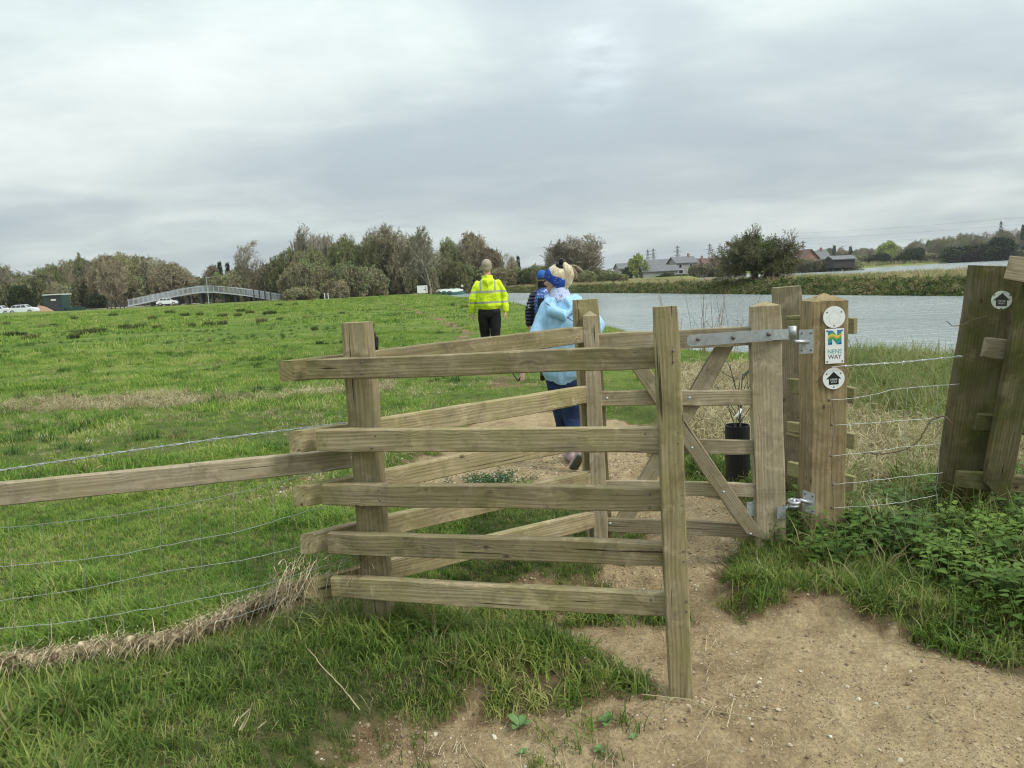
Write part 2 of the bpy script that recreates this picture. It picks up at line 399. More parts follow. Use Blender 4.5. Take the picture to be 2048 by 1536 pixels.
dcol = t.ramp(t.m_('ADD', t.m_('MULTIPLY', mid, .55), t.m_('MULTIPLY', big, .45)), [(.33, (.18, .125, .068)), (.47, (.375, .28, .155)), (.64, (.52, .41, .24))])
dcol = t.mix(t.mr(fine, .38, .60, .0, .5), dcol, (.18, .13, .08))
dcol = t.mix(t.mr(t.noise(p, 2.6, 5, .75, .8), .56, .72, 0, .5), dcol, (.16, .125, .085))
gr_ = t.m_('MULTIPLY', t.mr(grit.outputs['Distance'], .10, .22, 1, 0), t.mr(t.noise(p, 30, 3, .6), .5, .62))
dcol = t.mix(t.m_('MULTIPLY', gr_, .8), dcol, (.50, .42, .30))
# the worn edge of the path: freshly broken, darker soil
edge = t.m_('MULTIPLY', t.mr(dm, .15, .55), t.mr(dm, .75, 1.0, 1, 0))
dcol = t.mix(t.m_('MULTIPLY', edge, .75), dcol, (.13, .08, .045))
g1 = t.noise(p, .055, 5, .6); g2 = t.noise(p, .5, 5, .65); g3 = t.noise(p, 4.5, 4, .7)
gcol = t.ramp(t.m_('ADD', t.m_('ADD', t.m_('MULTIPLY', g1, .35), t.m_('MULTIPLY', g2, .4)), t.m_('MULTIPLY', g3, .25)),
              [(.36, (.055, .10, .018)), (.47, (.10, .155, .028)), (.56, (.16, .21, .045)), (.66, (.25, .25, .09))])
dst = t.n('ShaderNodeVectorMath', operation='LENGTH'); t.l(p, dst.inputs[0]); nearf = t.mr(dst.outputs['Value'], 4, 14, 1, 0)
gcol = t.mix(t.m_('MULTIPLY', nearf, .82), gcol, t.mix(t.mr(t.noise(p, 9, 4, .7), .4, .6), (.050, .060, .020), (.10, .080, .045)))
gcol = t.mix(t.mr(t.noise(p, 1.7, 4, .7), .60, .70, 0, .5), gcol, (.03, .055, .014))
bands = t.n('ShaderNodeMapping'); t.l(p, bands.inputs[0]); bands.inputs[3].default_value = (.018, .07, 1); bands.inputs[2].default_value = (0, 0, .45)
gcol = t.mix(t.m_('MULTIPLY', t.mr(t.noise(bands.outputs[0], 1, 4, .6), .50, .62, 0, .8), t.mr(dst.outputs['Value'], 40, 80)), gcol, (.19, .17, .075))
scol = t.ramp(t.noise(p, 3, 5, .7), [(.3, (.14, .12, .05)), (.5, (.27, .23, .11)), (.7, (.38, .32, .17))])
scol = t.mix(t.mr(t.noise(p, .25, 3, .6), .42, .6), scol, (.12, .15, .04))
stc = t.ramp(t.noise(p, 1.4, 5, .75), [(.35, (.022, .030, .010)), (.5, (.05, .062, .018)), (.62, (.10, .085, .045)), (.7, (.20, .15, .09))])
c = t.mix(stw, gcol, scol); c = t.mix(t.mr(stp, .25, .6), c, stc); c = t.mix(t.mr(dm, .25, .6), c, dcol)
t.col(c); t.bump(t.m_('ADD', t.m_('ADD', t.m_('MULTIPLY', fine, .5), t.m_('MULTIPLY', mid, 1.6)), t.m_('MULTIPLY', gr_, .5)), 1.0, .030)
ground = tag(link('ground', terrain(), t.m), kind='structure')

# water: one sheet lying in the carved beds
xs = np.concatenate([[-60, -30], np.linspace(-20, 120, 60), [160, 260, 420, 700, 1500]]); ys = np.concatenate([[-30, 0], np.linspace(4, 240, 80), [300, 400, 520, 640, 900]])
X_, Y_ = np.meshgrid(xs, ys); vv = np.stack([X_.ravel(), Y_.ravel(), np.full(X_.size, WATER)], 1); k = len(xs)
ff = [(j*k+i, j*k+i+1, (j+1)*k+i+1, (j+1)*k+i) for j in range(len(ys)-1) for i in range(k-1)]
t = MT('rippled_river_water', .12, .5); t.b.inputs['IOR'].default_value = 1.333
p = t.pos(); mp = t.n('ShaderNodeMapping'); t.l(p, mp.inputs[0]); mp.inputs[2].default_value = (0, 0, .25); mp.inputs[3].default_value = (.55, 1.5, 1)
w1 = t.noise(mp.outputs[0], .9, 5, .65, .8); w2 = t.noise(mp.outputs[0], 2.6, 3, .6, .3)
t.col(t.mix(t.mr(t.noise(p, .06, 3, .5), .35, .65), (.27, .31, .31), (.37, .41, .40)))
t.bump(t.m_('ADD', t.m_('MULTIPLY', w1, 1.0), t.m_('MULTIPLY', w2, .5)), .9, .45)
tag(link('river', mesh_np('river', vv, ff, True), t.m), kind='structure')

# ------------------------------------------------------------------ timber
def beam_mesh(name, L, w, h, skew=(0, 0), pyr=0, seed=0, ch=.004, warp=.0025, taper=0):
    rg = np.random.default_rng(seed); n = max(4, int(L/.12)); ch = min(ch, w*.2, h*.2)
    a, b = w/2, h/2
    sec = [(-a+ch, -b), (a-ch, -b), (a, -b+ch), (a, b-ch), (a-ch, b), (-a+ch, b), (-a, b-ch), (-a, -b+ch)]
    v = []; f = []; ph = rg.random(4)*6.28
    for i in range(n+1):
        u = i/n
        ox = warp*math.sin(u*3.1+ph[0])+warp*.6*math.sin(u*9+ph[1]); oz = warp*math.sin(u*4.3+ph[2])+warp*.5*math.sin(u*11+ph[3])
        k = 1-taper*u
        for (y, z) in sec:
            sk = (skew[0]*(1-u)+skew[1]*u)
            e0 = (1 if i == 0 else 0)*skew[0]*y/a; e1 = (1 if i == n else 0)*skew[1]*y/a
            ir = .0012*rg.standard_normal()
            ins = .003 if i in (0, n) else 0
            v.append((u*L+e0+e1, (y*(1-ins/a))*k+ox+ir, (z*(1-ins/b))*k+oz+ir*.5))
    for i in range(n):
        for k in range(8): f.append((i*8+k, i*8+(k+1) % 8, (i+1)*8+(k+1) % 8, (i+1)*8+k))
    f.append(tuple(range(8))[::-1])
    if pyr:
        c = len(v); v.append((L+pyr, 0, 0))
        for k in range(8): f.append((n*8+k, n*8+(k+1) % 8, c))
    else: f.append(tuple(n*8+k for k in range(8)))
    return mesh_np(name, v, f)
def beam(name, p0, p1, w, h, up, mat, parent, seed=0, label=None, **kw):
    """timber from p0 to p1 (local X); h is measured along 'up' (local Z), w across (local Y)"""
    p0 = Vector([float(i) for i in p0]); p1 = Vector([float(i) for i in p1]); d = (p1-p0); Ln = d.length; d.normalize()
    upv = Vector([float(i) for i in up]); y = upv.cross(d).normalized(); z = d.cross(y)
    o = bpy.data.objects.new(name, beam_mesh(name, Ln, w, h, seed=seed, **kw)); COL.objects.link(o); o.data.materials.append(mat)
    mm = Matrix((( d.x, y.x, z.x, p0.x), (d.y, y.y, z.y, p0.y), (d.z, y.z, z.z, p0.z), (0, 0, 0, 1)))
    if parent is not None:
        o.parent = parent; mm.translation = p0-Vector(parent.location)
    o.matrix_local = mm
    if label: o['label'] = label
    return o
def post(name, base, top, w, d, normal, mat, parent, seed=0, pyr=0, **kw):
    # base/top are centres of the front face; the timber lies behind it
    n = Vector([float(i) for i in normal]).normalized(); off = -n*d/2; base = Vector([float(i) for i in base]); top = Vector([float(i) for i in top])
    if name == 'post': base = base-(top-base).normalized()*.25       # set in the ground
    return beam(name, Vector([float(i) for i in base])+off, Vector([float(i) for i in top])+off, w, d, n, mat, parent, seed, pyr=pyr, **kw)
def bolt(c, n, parent, r=.011, th=.008, name='bolt', mat=None):
    c = Vector([float(i) for i in c]); n = Vector([float(i) for i in n]).normalized(); mb = MB()
    mb.tube([c-n*.004, c+n*th*.5, c+n*th], [r, r*.9, r*.5], 12); return mb.build(name, mat or M_BOLT, parent, True)
def screw(c, n, parent, r=.004, name='nail'): return bolt(c, n, parent, r, .002, name, M_BOLT)

FN = Vector((-.04, -1, 0)).normalized()                        # front of the near panel
# --- the V shaped enclosure of the kissing gate
encl = empty('gate_enclosure', (.05, 2.75, .05), 'weathered timber V shaped rail enclosure of the kissing gate, with three posts', 'fence panel')
RH = .085
front_L = [(612, 717), (632, 862), (645, 968), (655, 1065), (663, 1155)]
front_R = [(1312, 691), (1322, 853), (1329, 978), (1333, 1090), (1339, 1190)]
yA, yB = 2.86, 2.55
apex = []
for i, (l, r_) in enumerate(zip(front_L, front_R)):
    a = at(*l, yA); b = at(r_[0]+14, r_[1], yB); a[2] -= RH/2; b[2] -= RH/2; a[1] += .02; b[1] += .02
    if i == 0: b[2] += .001
    apex.append(a); beam('rail', a, b, .04, RH if i != 0 else .078, (0, 0, 1), W_OLIVE, encl, 11+i, skew=(.0, 0))
Bb = at(1364, 1425, 2.53); Bt = at(1333, 613, 2.53)
post('post', Bb, Bt, .081, .06, Vector((-.10, -1, 0)), W_OLIVE, encl, 21)
Ab = at(753, 1235, 2.89); At = at(705, 646, 2.89)
post('post', Ab, At, .106, .095, Vector((-.12, -1, 0)), W_OLIVE, encl, 22, ch=.010)
Cb = at(1203, 1110, 3.88); Ct = at(1174, 599, 3.88)
post('post', Cb, Ct, .125, .10, Vector((.05, -1, 0)), W_OLIVE, encl, 23)
rear_L = [(575, 720), (595, 863), (604, 973), (617, 1070), (627, 1160)]
rear_R = [(1166, 654), (1171, 772), (1176, 862), (1180, 943), (1186, 1024)]
for i, (l, r_) in enumerate(zip(rear_L, rear_R)):
    a = at(*l, yA+.025); b = at(*r_, 3.80); hh = RH+.006*(i == 1)
    a[2] -= hh/2; b[2] -= hh/2; d = Vector(b-a).normalized(); nrm = Vector((d.y, -d.x, 0)).normalized()
    a = Vector(a)-nrm*.02; b = Vector(b)-nrm*.02
    beam('rail', a, b+d*.03, .042, hh, (0, 0, 1), W_OLIVE, encl, 31+i, skew=(-.022, 0))
rn_ = random.Random(3)
for i, (l, r_) in enumerate(zip(front_L, front_R)):          # nail heads where the rails meet the posts
    a = apex[i]; b = at(r_[0]+14, r_[1], yB); b[2] -= RH/2; b[1] += .02
    for u in (.175, .94):
        for s_ in (-1, 1):
            p_ = Vector(a)*(1-u)+Vector(b)*u; screw(p_+FN*.0195+Vector((rn_.uniform(-.012, .012), 0, s_*.021+rn_.uniform(-.005, .005))), FN, encl, .0042)
for i, (l, r_) in enumerate(zip(front_L, front_R)):
    q_ = at(r_[0]+34, r_[1]+22, 2.53); 
    for s_ in (-1, 1): screw(Vector(q_)+Vector((0, -.004, s_*.018)), (-.1, -1, 0), encl, .0038)
# --- side panel: post behind the hinge side with stub rails running past the big post
side = empty('side_rail_panel', (1.65, 4.2, .1), 'short five rail timber panel behind the tall gate post, with flat topped post', 'fence panel')
Db = at(1592, 1040, 4.45); Dt = at(1573, 574, 4.45)
post('post', Db, Dt, .158, .12, Vector((-.25, -1, 0)), W_GREY, side, 24)
for i, (ly, ry, hh) in enumerate([(627, 634, .088), (742, 775, .088), (833, 866, .088), (915, 952, .088), (990, 1035, .088)]):
    b = at(1711, ry, 4.02); a = at(1577, ly, 4.36); a[2] = b[2]*.6+a[2]*.4; a[2] -= hh/2; b[2] -= hh/2
    beam('rail', a, b, .04, hh, (0, 0, 1), W_SIDE, side, 41+i)
# --- hinge post
gpost = empty('hinge_post', (1.62, 3.8, .0), 'big square timber gate post with pyramid top carrying the round and rectangular waymarks', 'post')
EY = 3.78
post('post_timber', at(1654, 1190, EY), at(1662, 602, EY), .178, .185, Vector((-.03, -1, 0)), W_POST, gpost, 25, pyr=.038, ch=.006)
# lower plate with a shank and eye, upper plate with pin
def plate(c, n, wx, hz, parent, name='hinge_plate', tilt=0):
    c = Vector([float(i) for i in c]); n = Vector(n).normalized(); s = Vector((0, 0, 1)).cross(n).normalized(); u = Vector((0, 0, 1))
    mb = MB(); v = []
    for k in (0, .006):
        for a, b in ((-1, -1), (1, -1), (1, 1), (-1, 1)): v.append(c+n*k+s*a*wx/2+u*(b*hz/2+a*tilt))
    mb.add(v, [(3, 2, 1, 0), (4, 5, 6, 7), (0, 1, 5, 4), (1, 2, 6, 5), (2, 3, 7, 6), (3, 0, 4, 7)]); o = mb.build(name, M_GALV, parent)
    for a in (-.32, .32):
        for b in (-.36, .36):
            bo = bolt(c+n*.006+s*a*wx+u*(b*hz+a*2*tilt), n, parent, .0055, .004); bo.parent = o; bo.location = -Vector(parent.location)-o.location; bo.location = Vector((0, 0, 0))
    return o
pu = at(1612, 683, 3.775); plate(pu, (-.03, -1, 0), .07, .118, gpost)
mb = MB(); e_ = at(1585, 683, 3.70); mb.tube([Vector(pu)+Vector((.0, -.006, 0)), Vector(pu)+Vector((0, -.03, 0)), Vector(e_)], .009, 8); mb.tube([Vector(e_)-Vector((0, 0, .012)), Vector(at(1585, 652, 3.70))], .011, 10); mb.build('hinge_pin', M_GALV, gpost, True)
pl = at(1617, 1004, 3.775); plate(pl, (-.03, -1, 0), .06, .108, gpost, tilt=-.012)
def ring_pts(c, ax, bx, r, k=14): return [Vector(c)+Vector(ax)*math.cos(2*math.pi*i/k)*r+Vector(bx)*math.sin(2*math.pi*i/k)*r for i in range(k+1)]
mb = MB(); c1 = Vector(at(1588, 1003, 3.71)); mb.tube([Vector(pl), Vector(pl)+Vector((0, -.03, .004)), c1+Vector((.03, 0, .006))], .009, 8); mb.tube(ring_pts(c1, (1, 0, 0), (0, 1, .15), .024), .009, 8); mb.build('hinge_eye', M_GALV, gpost, True)

# --- swinging gate
gate = empty('kissing_gate', (.85, 3.75, .02), 'narrow weathered timber gate with five rails and crossed braces hung on steel strap hinges', 'gate')
gl, gr = 3.80, 3.70
GN_ = Vector((-(gl-gr), -.85, 0)).normalized(); GN_ = Vector((-.1, -1, 0)).normalized()
post('stile', at(1544, 1119, gr), at(1533, 612, gr), .142, .072, GN_, W_GREY, gate, 51, pyr=.022, ch=.003)
post('stile', at(1201, 1086, gl), at(1180, 632, gl), .076, .075, GN_, W_GREY, gate, 52, pyr=.024, ch=.003)
GL = [(1200, 668, 698), (1205, 783, 812), (1208, 876, 905), (1207, 960, 984), (1212, 1035, 1059)]
GR = [(1508, 652, 697), (1510, 779, 812), (1513, 880, 910), (1515, 968, 1000), (1517, 1048, 1082)]
for i, (l, r_) in enumerate(zip(GL, GR)):
    a = at(l[0]-8, l[1], gl+.02); b = at(r_[0]+6, r_[1], gr+.02); ha = a[2]-at(l[0], l[2], gl+.02)[2]; hb = b[2]-at(r_[0], r_[2], gr+.02)[2]; hh = (ha+hb)/2
    a[2] -= hh/2; b[2] -= hh/2; th = .045 if i == 0 else .022
    off = -GN_*th/2; beam('rail', Vector(a)+off, Vector(b)+off, th, hh, (0, 0, 1), W_GREY, gate, 53+i)
def brace(pa, pb, Y0, Y1, wd, th, front, seed, sk):
    a = Vector(at(*pa, Y0)); b = Vector(at(*pb, Y1)); d = (b-a).normalized(); beam('brace', a, b, wd, th, GN_, W_GREY, gate, seed, skew=sk)
brace((1255, 700), (1512, 1072), 3.785, 3.69, .074, .02, 1, 61, (.03, .04))
brace((1452, 690), (1235, 1060), 3.775, 3.83, .085, .022, 0, 62, (-.04, .03))
for q in [(1313, 797), (1379, 796), (1384, 896), (1447, 984), (1501, 1068), (1220, 1047), (1214, 797)]:
    bolt(at(*q, 3.77-.10*(q[0]-1200)/340-.028), GN_, gate, .0075, .005, mat=M_GALV)
# strap hinge
sa = Vector(at(1374, 682, 3.705)); sb = Vector(at(1580, 667, 3.655)); d = (sb-sa).normalized(); mb = MB()
u = Vector((0, 0, 1)); hw = .0275; q0 = at(1374, 682, 3.705)
v = []
for k in (0, -.007):
    for (s_, z_) in ((.0, -hw*.55), (.014, -hw), (.40, -hw), (.40, hw), (.014, hw), (0, hw*.55)):
        v.append(sa+d*s_+u*z_+GN_*(-k))
mb.add(v, [(5, 4, 3, 2, 1, 0), (6, 7, 8, 9, 10, 11)]+[(i, (i+1) % 6, 6+(i+1) % 6, 6+i) for i in range(6)])
end = sa+d*.40; mb.bar(end, Vector(at(1584, 668, 3.70)), .006, .05)
strap = mb.build('strap_hinge', M_GALV, gate)
for px, py in ((1396, 678), (1466, 675), (1537, 668)):
    b_ = bolt(Vector(at(px, py, 3.705-.05*(px-1374)/206))+GN_*.008, GN_, gate, .011, .009); 
mb = MB(); c0 = Vector(at(1585, 664, 3.70)); mb.tube([c0-Vector((0, 0, .03)), c0+Vector((0, 0, .028))], .019, 14); mb.build('hinge_knuckle', M_GALV, gate, True)
# lower clasp round the stile
mb = MB(); a = Vector(at(1562, 1025, 3.69)); mb.box(a+Vector((-.003, -.004, 0)), (.038, .006, .062)); mb.box(a+Vector((.018, .03, .004)), (.006, .07, .07)); mb.build('lower_clasp', M_GALV, gate); mb = MB(); b2 = Vector(at(1508, 1020, 3.70)); mb.box(b2+Vector((-.012, .02, 0)), (.04, .006, .07), .2).build('lower_clasp', M_GALV, gate); mb = MB(); mb.tube([a+Vector((.018, .01, .012)), c1+Vector((-.02, 0, -.018))], .008, 8)
mb.tube(ring_pts(c1+Vector((-.006, 0, -.022)), (1, 0, 0), (0, 1, -.1), .022), .009, 8); mb.build('hinge_link', M_GALV, gate, True); mb = MB(); mb.tube([c1+Vector((0, 0, -.04)), c1+Vector((0, 0, .014))], .008, 8); mb.build('lower_hinge_pin', M_GALV, gate, True)

# --- waymarks on the big post
def text_mesh(body, size, ext=.0004, align='CENTER', ax=1.0):
    cu = bpy.data.curves.new('text', 'FONT'); cu.body = body; cu.size = size; cu.align_x = align; cu.extrude = ext; cu.resolution_u = 3; cu.space_line = .95
    o = bpy.data.objects.new('text', cu); COL.objects.link(o); dg = bpy.context.evaluated_depsgraph_get(); me = bpy.data.meshes.new_from_object(o.evaluated_get(dg))
    bpy.data.objects.remove(o); return me
M_WHITE = plain('white_plastic', (.80, .81, .79), .45, .4, .05, 30); M_BLACK = plain('black_print', (.012, .012, .014), .5, .4); M_DIRTYW = plain('scuffed_white_plastic', (.62, .63, .58), .6, .3, .22, 60)
M_TEAL = plain('teal_print', (.10, .36, .33), .5); M_NAVYP = plain('dark_print', (.02, .03, .06), .5)
class Face:                                  # a small frame on a surface: x right, y up, z out
    def __init__(s, c, n, roll=0):
        n = Vector(n).normalized(); x = Vector((0, 0, 1)).cross(n).normalized(); y = n.cross(x)
        x, y = x*math.cos(roll)+y*math.sin(roll), y*math.cos(roll)-x*math.sin(roll)
        s.m = Matrix(((x.x, y.x, n.x, c[0]), (x.y, y.y, n.y, c[1]), (x.z, y.z, n.z, c[2]), (0, 0, 0, 1)))
    def put(s, name, me, mat, parent, z=0, ox=0, oy=0, sx=1):
        o = bpy.data.objects.new(name, me); COL.objects.link(o)
        if not len(me.materials): me.materials.append(mat)
        else: me.materials[0] = mat
        o.parent = parent; mm = s.m @ Matrix.Translation((ox, oy, z)) @ Matrix.Diagonal((sx, 1, 1, 1)); mm.translation = mm.translation-Vector(parent.location); o.matrix_local = mm; return o
def prism(poly, z0, z1):
    n = len(poly); return mesh_np('m', [(a, b, z0) for a, b in poly]+[(a, b, z1) for a, b in poly], [tuple(range(n))[::-1], tuple(range(n, 2*n))]+[(i, (i+1) % n, n+(i+1) % n, n+i) for i in range(n)])
def circ(r, n=36): return [(r*math.cos(2*math.pi*i/n), r*math.sin(2*math.pi*i/n)) for i in range(n)]
ARROW = [(-.024, -.030), (.024, -.030), (.024, -.002), (.037, -.002), (0, .034), (-.037, -.002), (-.024, -.002)]
def arrow_outline(wd=.0016):
    inn = [(a*(1-wd/.03), (b-.0)*(1-wd/.03)) for a, b in ARROW]; n = len(ARROW)
    return mesh_np('m', [(a, b, 0) for a, b in ARROW]+[(a, b, 0) for a, b in inn], [(i, (i+1) % n, n+(i+1) % n, n+i) for i in range(n)])
EN = Vector((-.03, -1, 0)).normalized()
def disc_marker(px, py, Y, n, label, kind, roll=0, R_=.0535, white=None):
    c = Vector(at(px, py, Y)); fr = Face(c, n, roll); e = empty('waymark_disc', c, label, 'waymark')
    fr.put('disc', prism(circ(R_), 0, .003), white or M_WHITE, e)
    if kind == 'plain': fr.put('arrow', arrow_outline(), plain('faded_print', (.55, .57, .58), .6), e, .0036)
    else:
        fr.put('arrow', prism(ARROW, 0, .0004), M_BLACK if kind == 'black' else plain('worn_black_print', (.05, .05, .045), .7, .2, .6, 200), e, .0032)
        fr.put('lettering', text_mesh('NENE\nWAY', .0135, .0002), M_WHITE if kind == 'black' else M_DIRTYW, e, .0040, 0, -.009)
    for a in (35, 145, 270):
        fr.put('nail', prism(circ(.0038, 10), 0, .0015), M_BOLT, e, .003, .042*math.cos(math.radians(a)), .042*math.sin(math.radians(a)))
    return fr, e
disc_marker(1668, 634, 3.772, EN, 'blank white round waymark with a faint arrow outline, top of the gate post', 'plain')
disc_marker(1667, 757, 3.772, EN, 'white round waymark with black arrow reading NENE WAY under the rectangular sign', 'black', .02)
c = Vector(at(1669, 692, 3.772)); fr = Face(c, EN, .01); sg = empty('waymark_sign', c, 'white rectangular sign reading NENE WAY under a coloured letter N landscape logo', 'sign')
W2, H2 = .046, .086
fr.put('sign_plate', prism([(-W2, -H2), (W2, -H2), (W2, H2), (-W2, H2)], 0, .003), M_WHITE, sg)
fr.put('lettering', text_mesh('NENE', .0305, .0002), M_TEAL, sg, .0034, 0, -.036, .92)
fr.put('lettering', text_mesh('WAY', .0305, .0002), M_NAVYP, sg, .0034, 0, -.063, .92)
# coloured N: two uprights and a diagonal, filled with hill bands
t = MT('logo_print', .5, .3); o_ = t.obj(); se = t.n('ShaderNodeSeparateXYZ'); t.l(o_, se.inputs[0])
wv = t.m_('ADD', se.outputs[1], t.m_('MULTIPLY', t.m_('SINE', t.m_('MULTIPLY', se.outputs[0], 130)), .005))
c_ = t.ramp(t.mr(t.m_('ADD', wv, t.m_('MULTIPLY', t.noise(o_, 90, 2), .008)), -.002, .078), [(.0, (.02, .10, .28)), (.17, (.05, .30, .42)), (.30, (.04, .30, .16)), (.42, (.10, .42, .10)), (.50, (.72, .36, .06)), (.60, (.75, .62, .12)), (.68, (.08, .34, .12)), (.78, (.05, .22, .50))])
t.t.nodes[-1].color_ramp.interpolation = 'CONSTANT'
t.col(t.mix(t.mr(t.noise(o_, 260, 2), .6, .66, 0, .8), c_, (.02, .05, .06)))
fr.put('logo', prism([(-.033, 0), (-.012, 0), (-.012, .030), (.010, 0), (.033, 0), (.033, .070), (.012, .070), (.012, .042), (-.011, .070), (-.033, .070)], 0, .0004), t.m, sg, .0032, 0, .008)
for a, b in ((-1, -1), (1, -1), (-1, 1), (1, 1)): fr.put('nail', prism(circ(.0042, 10), 0, .0015), M_BOLT, sg, .003, a*.037, b*.076)

# --- old leaning posts and rails at the right
old = empty('old_fence', (2.6, 4.0, .1), 'old mossy green timber fence end leaning beside the wire fence', 'fence')
OY = 3.98; on = Vector((-.30, -1, 0)).normalized()
post('post', at(1922, 1062, OY), at(1998, 532, OY-.05), .235, .15, on, W_MOSS, old, 71, ch=.012, warp=.006, label='wide mossy leaning post with the scuffed waymark')
beam('post', Vector(at(1988, 985, 3.80)), Vector(at(2075, 548, 3.76)), .125, .07, on, W_MOSS, old, 72, skew=(.05, 0), ch=.006, warp=.004, label='slimmer leaning post with a slanting cut foot')
beam('rail', at(1912, 958, 3.88), at(2160, 975, 3.80), .04, .092, (0, 0, 1), W_MOSS, old, 73, ch=.006)
beam('rail', at(1951, 842, 3.88), at(2160, 862, 3.80), .04, .095, (0, 0, 1), W_MOSS, old, 74, ch=.008)
beam('rail', at(1968, 693, 3.86), at(2030, 703, 3.84), .035, .105, (0, 0, 1), W_GREY, old, 75, ch=.006, label='pale grey broken rail stub')
beam('rail', at(2014, 534, 3.72), at(2150, 556, 3.68), .045, .12, (0, 0, 1), W_GREY, old, 76, skew=(.012, 0), label='pale top rail end')
disc_marker(2003, 600, 3.815, on, 'scuffed white round waymark with worn arrow on the mossy leaning post', 'worn', -.05, .0455, M_DIRTYW)

# ------------------------------------------------------------------ scattering of uncountable plants
def blades_mesh(name, n, h, spread, width, lean=.5, seed=0, hvar=.4, curl=.6, flat=0, segs=3):
    rg = np.random.default_rng(seed); v = []; f = []
    for i in range(n):
        a = rg.random()*6.283; rr = spread*math.sqrt(rg.random()); bx, by = rr*math.cos(a), rr*math.sin(a)
        H_ = h*(1-hvar+hvar*2*rg.random()*.8); d = rg.random()*6.283; ln = lean*(.3+rg.random()); wd = width*(.7+.6*rg.random())
        px, py, pz = bx, by, -.01; ang = math.pi/2-ln*.25; st = H_/segs; base = len(v)
        cx, cy = -math.sin(d), math.cos(d); tw = rg.normal(0, .4)
        for s in range(segs+1):
            ww = wd*(1-(s/segs)**1.7)*.5; c2, s2 = math.cos(d+math.pi/2+tw), math.sin(d+math.pi/2+tw)
            if s == segs: v.append((px, py, pz))
            else: v += [(px-c2*ww, py-s2*ww, pz), (px+c2*ww, py+s2*ww, pz)]
            px += math.cos(d)*math.cos(ang)*st; py += math.sin(d)*math.cos(ang)*st; pz = max(pz+math.sin(ang)*st, .004+flat*0)
            ang -= ln*curl*(1+.5*rg.random())
        for s in range(segs-1): f.append((base+2*s, base+2*s+1, base+2*s+3, base+2*s+2))
        f.append((base+2*segs-2, base+2*segs-1, base+2*segs))
    return mesh_np(name, v, f, True)
def veg_mat(name, stops, dry=(.30, .25, .12), dryamt=.12, rough=.55, trans=.35, patch=1.2):
    t = MT(name, rough, .25); p = t.pos(); r = t.rnd()
    f = t.m_('ADD', t.m_('ADD', t.m_('MULTIPLY', t.noise(p, patch, 4, .6), .55), t.m_('MULTIPLY', t.noise(p, .14, 3, .6), .25)), t.m_('MULTIPLY', r, .20))
    c = t.ramp(f, stops)
    c = t.mix(t.m_('MULTIPLY', t.mr(t.m_('FRACT', t.m_('MULTIPLY', r, 7.31)), 1-dryamt, 1-dryamt*.6), .85), c, dry)
    t.col(c); tr = t.n('ShaderNodeBsdfTranslucent'); t.l(c, tr.inputs[0]); ms = t.n('ShaderNodeMixShader'); ms.inputs[0].default_value = trans
    t.l(t.b.outputs[0], ms.inputs[1]); t.l(tr.outputs[0], ms.inputs[2]); t.l(ms.outputs[0], t.out.inputs[0]); return t.m
_sc = 0
def scatter(name, protos, mat, pos, scl, idx=None, tilt=.12, label=None, seed=1):
    """uncountable cover: one object, small meshes instanced on points by geometry nodes"""
    global _sc; _sc += 1; n = len(pos); rg = np.random.default_rng(seed+100)
    pc = bpy.data.collections.new(f'source_{_sc}')
    for i, me in enumerate(protos):
        if not len(me.materials): me.materials.append(mat)
        pc.objects.link(bpy.data.objects.new(f'source_{_sc}_{i:02d}', me))
    me = bpy.data.meshes.new(name); me.vertices.add(n); me.vertices.foreach_set('co', np.asarray(pos, np.float32).ravel())
    rot = np.stack([rg.normal(0, tilt, n), rg.normal(0, tilt, n), rg.random(n)*6.283], 1).astype(np.float32)
    a = me.attributes.new('rot', 'FLOAT_VECTOR', 'POINT'); a.data.foreach_set('vector', rot.ravel())
    s3 = np.asarray(scl, np.float32); s3 = np.stack([s3]*3, 1) if s3.ndim == 1 else s3
    a = me.attributes.new('scl', 'FLOAT_VECTOR', 'POINT'); a.data.foreach_set('vector', s3.ravel())
    a = me.attributes.new('idx', 'INT', 'POINT'); a.data.foreach_set('value', (rg.integers(0, len(protos), n) if idx is None else idx).astype(np.int32))
    o = bpy.data.objects.new(name, me); COL.objects.link(o); me.materials.append(mat)
    g = bpy.data.node_groups.new(name+'_nodes', 'GeometryNodeTree')
    g.interface.new_socket('Geometry', in_out='INPUT', socket_type='NodeSocketGeometry'); g.interface.new_socket('Geometry', in_out='OUTPUT', socket_type='NodeSocketGeometry')
    gi = g.nodes.new('NodeGroupInput'); go = g.nodes.new('NodeGroupOutput'); ip = g.nodes.new('GeometryNodeInstanceOnPoints'); ci = g.nodes.new('GeometryNodeCollectionInfo')
    ci.inputs['Collection'].default_value = pc; ci.inputs['Separate Children'].default_value = True; ci.inputs['Reset Children'].default_value = True
    g.links.new(gi.outputs[0], ip.inputs['Points']); g.links.new(ci.outputs[0], ip.inputs['Instance']); ip.inputs['Pick Instance'].default_value = True
    for nm, ty, so_ in (('idx', 'INT', 'Instance Index'), ('rot', 'FLOAT_VECTOR', 'Rotation'), ('scl', 'FLOAT_VECTOR', 'Scale')):
        na = g.nodes.new('GeometryNodeInputNamedAttribute'); na.data_type = ty; na.inputs['Name'].default_value = nm; g.links.new(na.outputs['Attribute'], ip.inputs[so_])
    g.links.new(ip.outputs[0], go.inputs[0])
    mo = o.modifiers.new('scatter', 'NODES'); mo.node_group = g
    return tag(o, label, 'vegetation' if False else None, kind='stuff')
def polar(n, r0, r1, az0=-46, az1=46, seed=0, power=1.0):
    rg = np.random.default_rng(seed); r = np.sqrt(rg.random(n)*(r1*r1-r0*r0)+r0*r0) if power == 1 else r0+(r1-r0)*rg.random(n)**power
    a = np.radians(az0+(az1-az0)*rg.random(n)); return r*np.sin(a), r*np.cos(a), rg
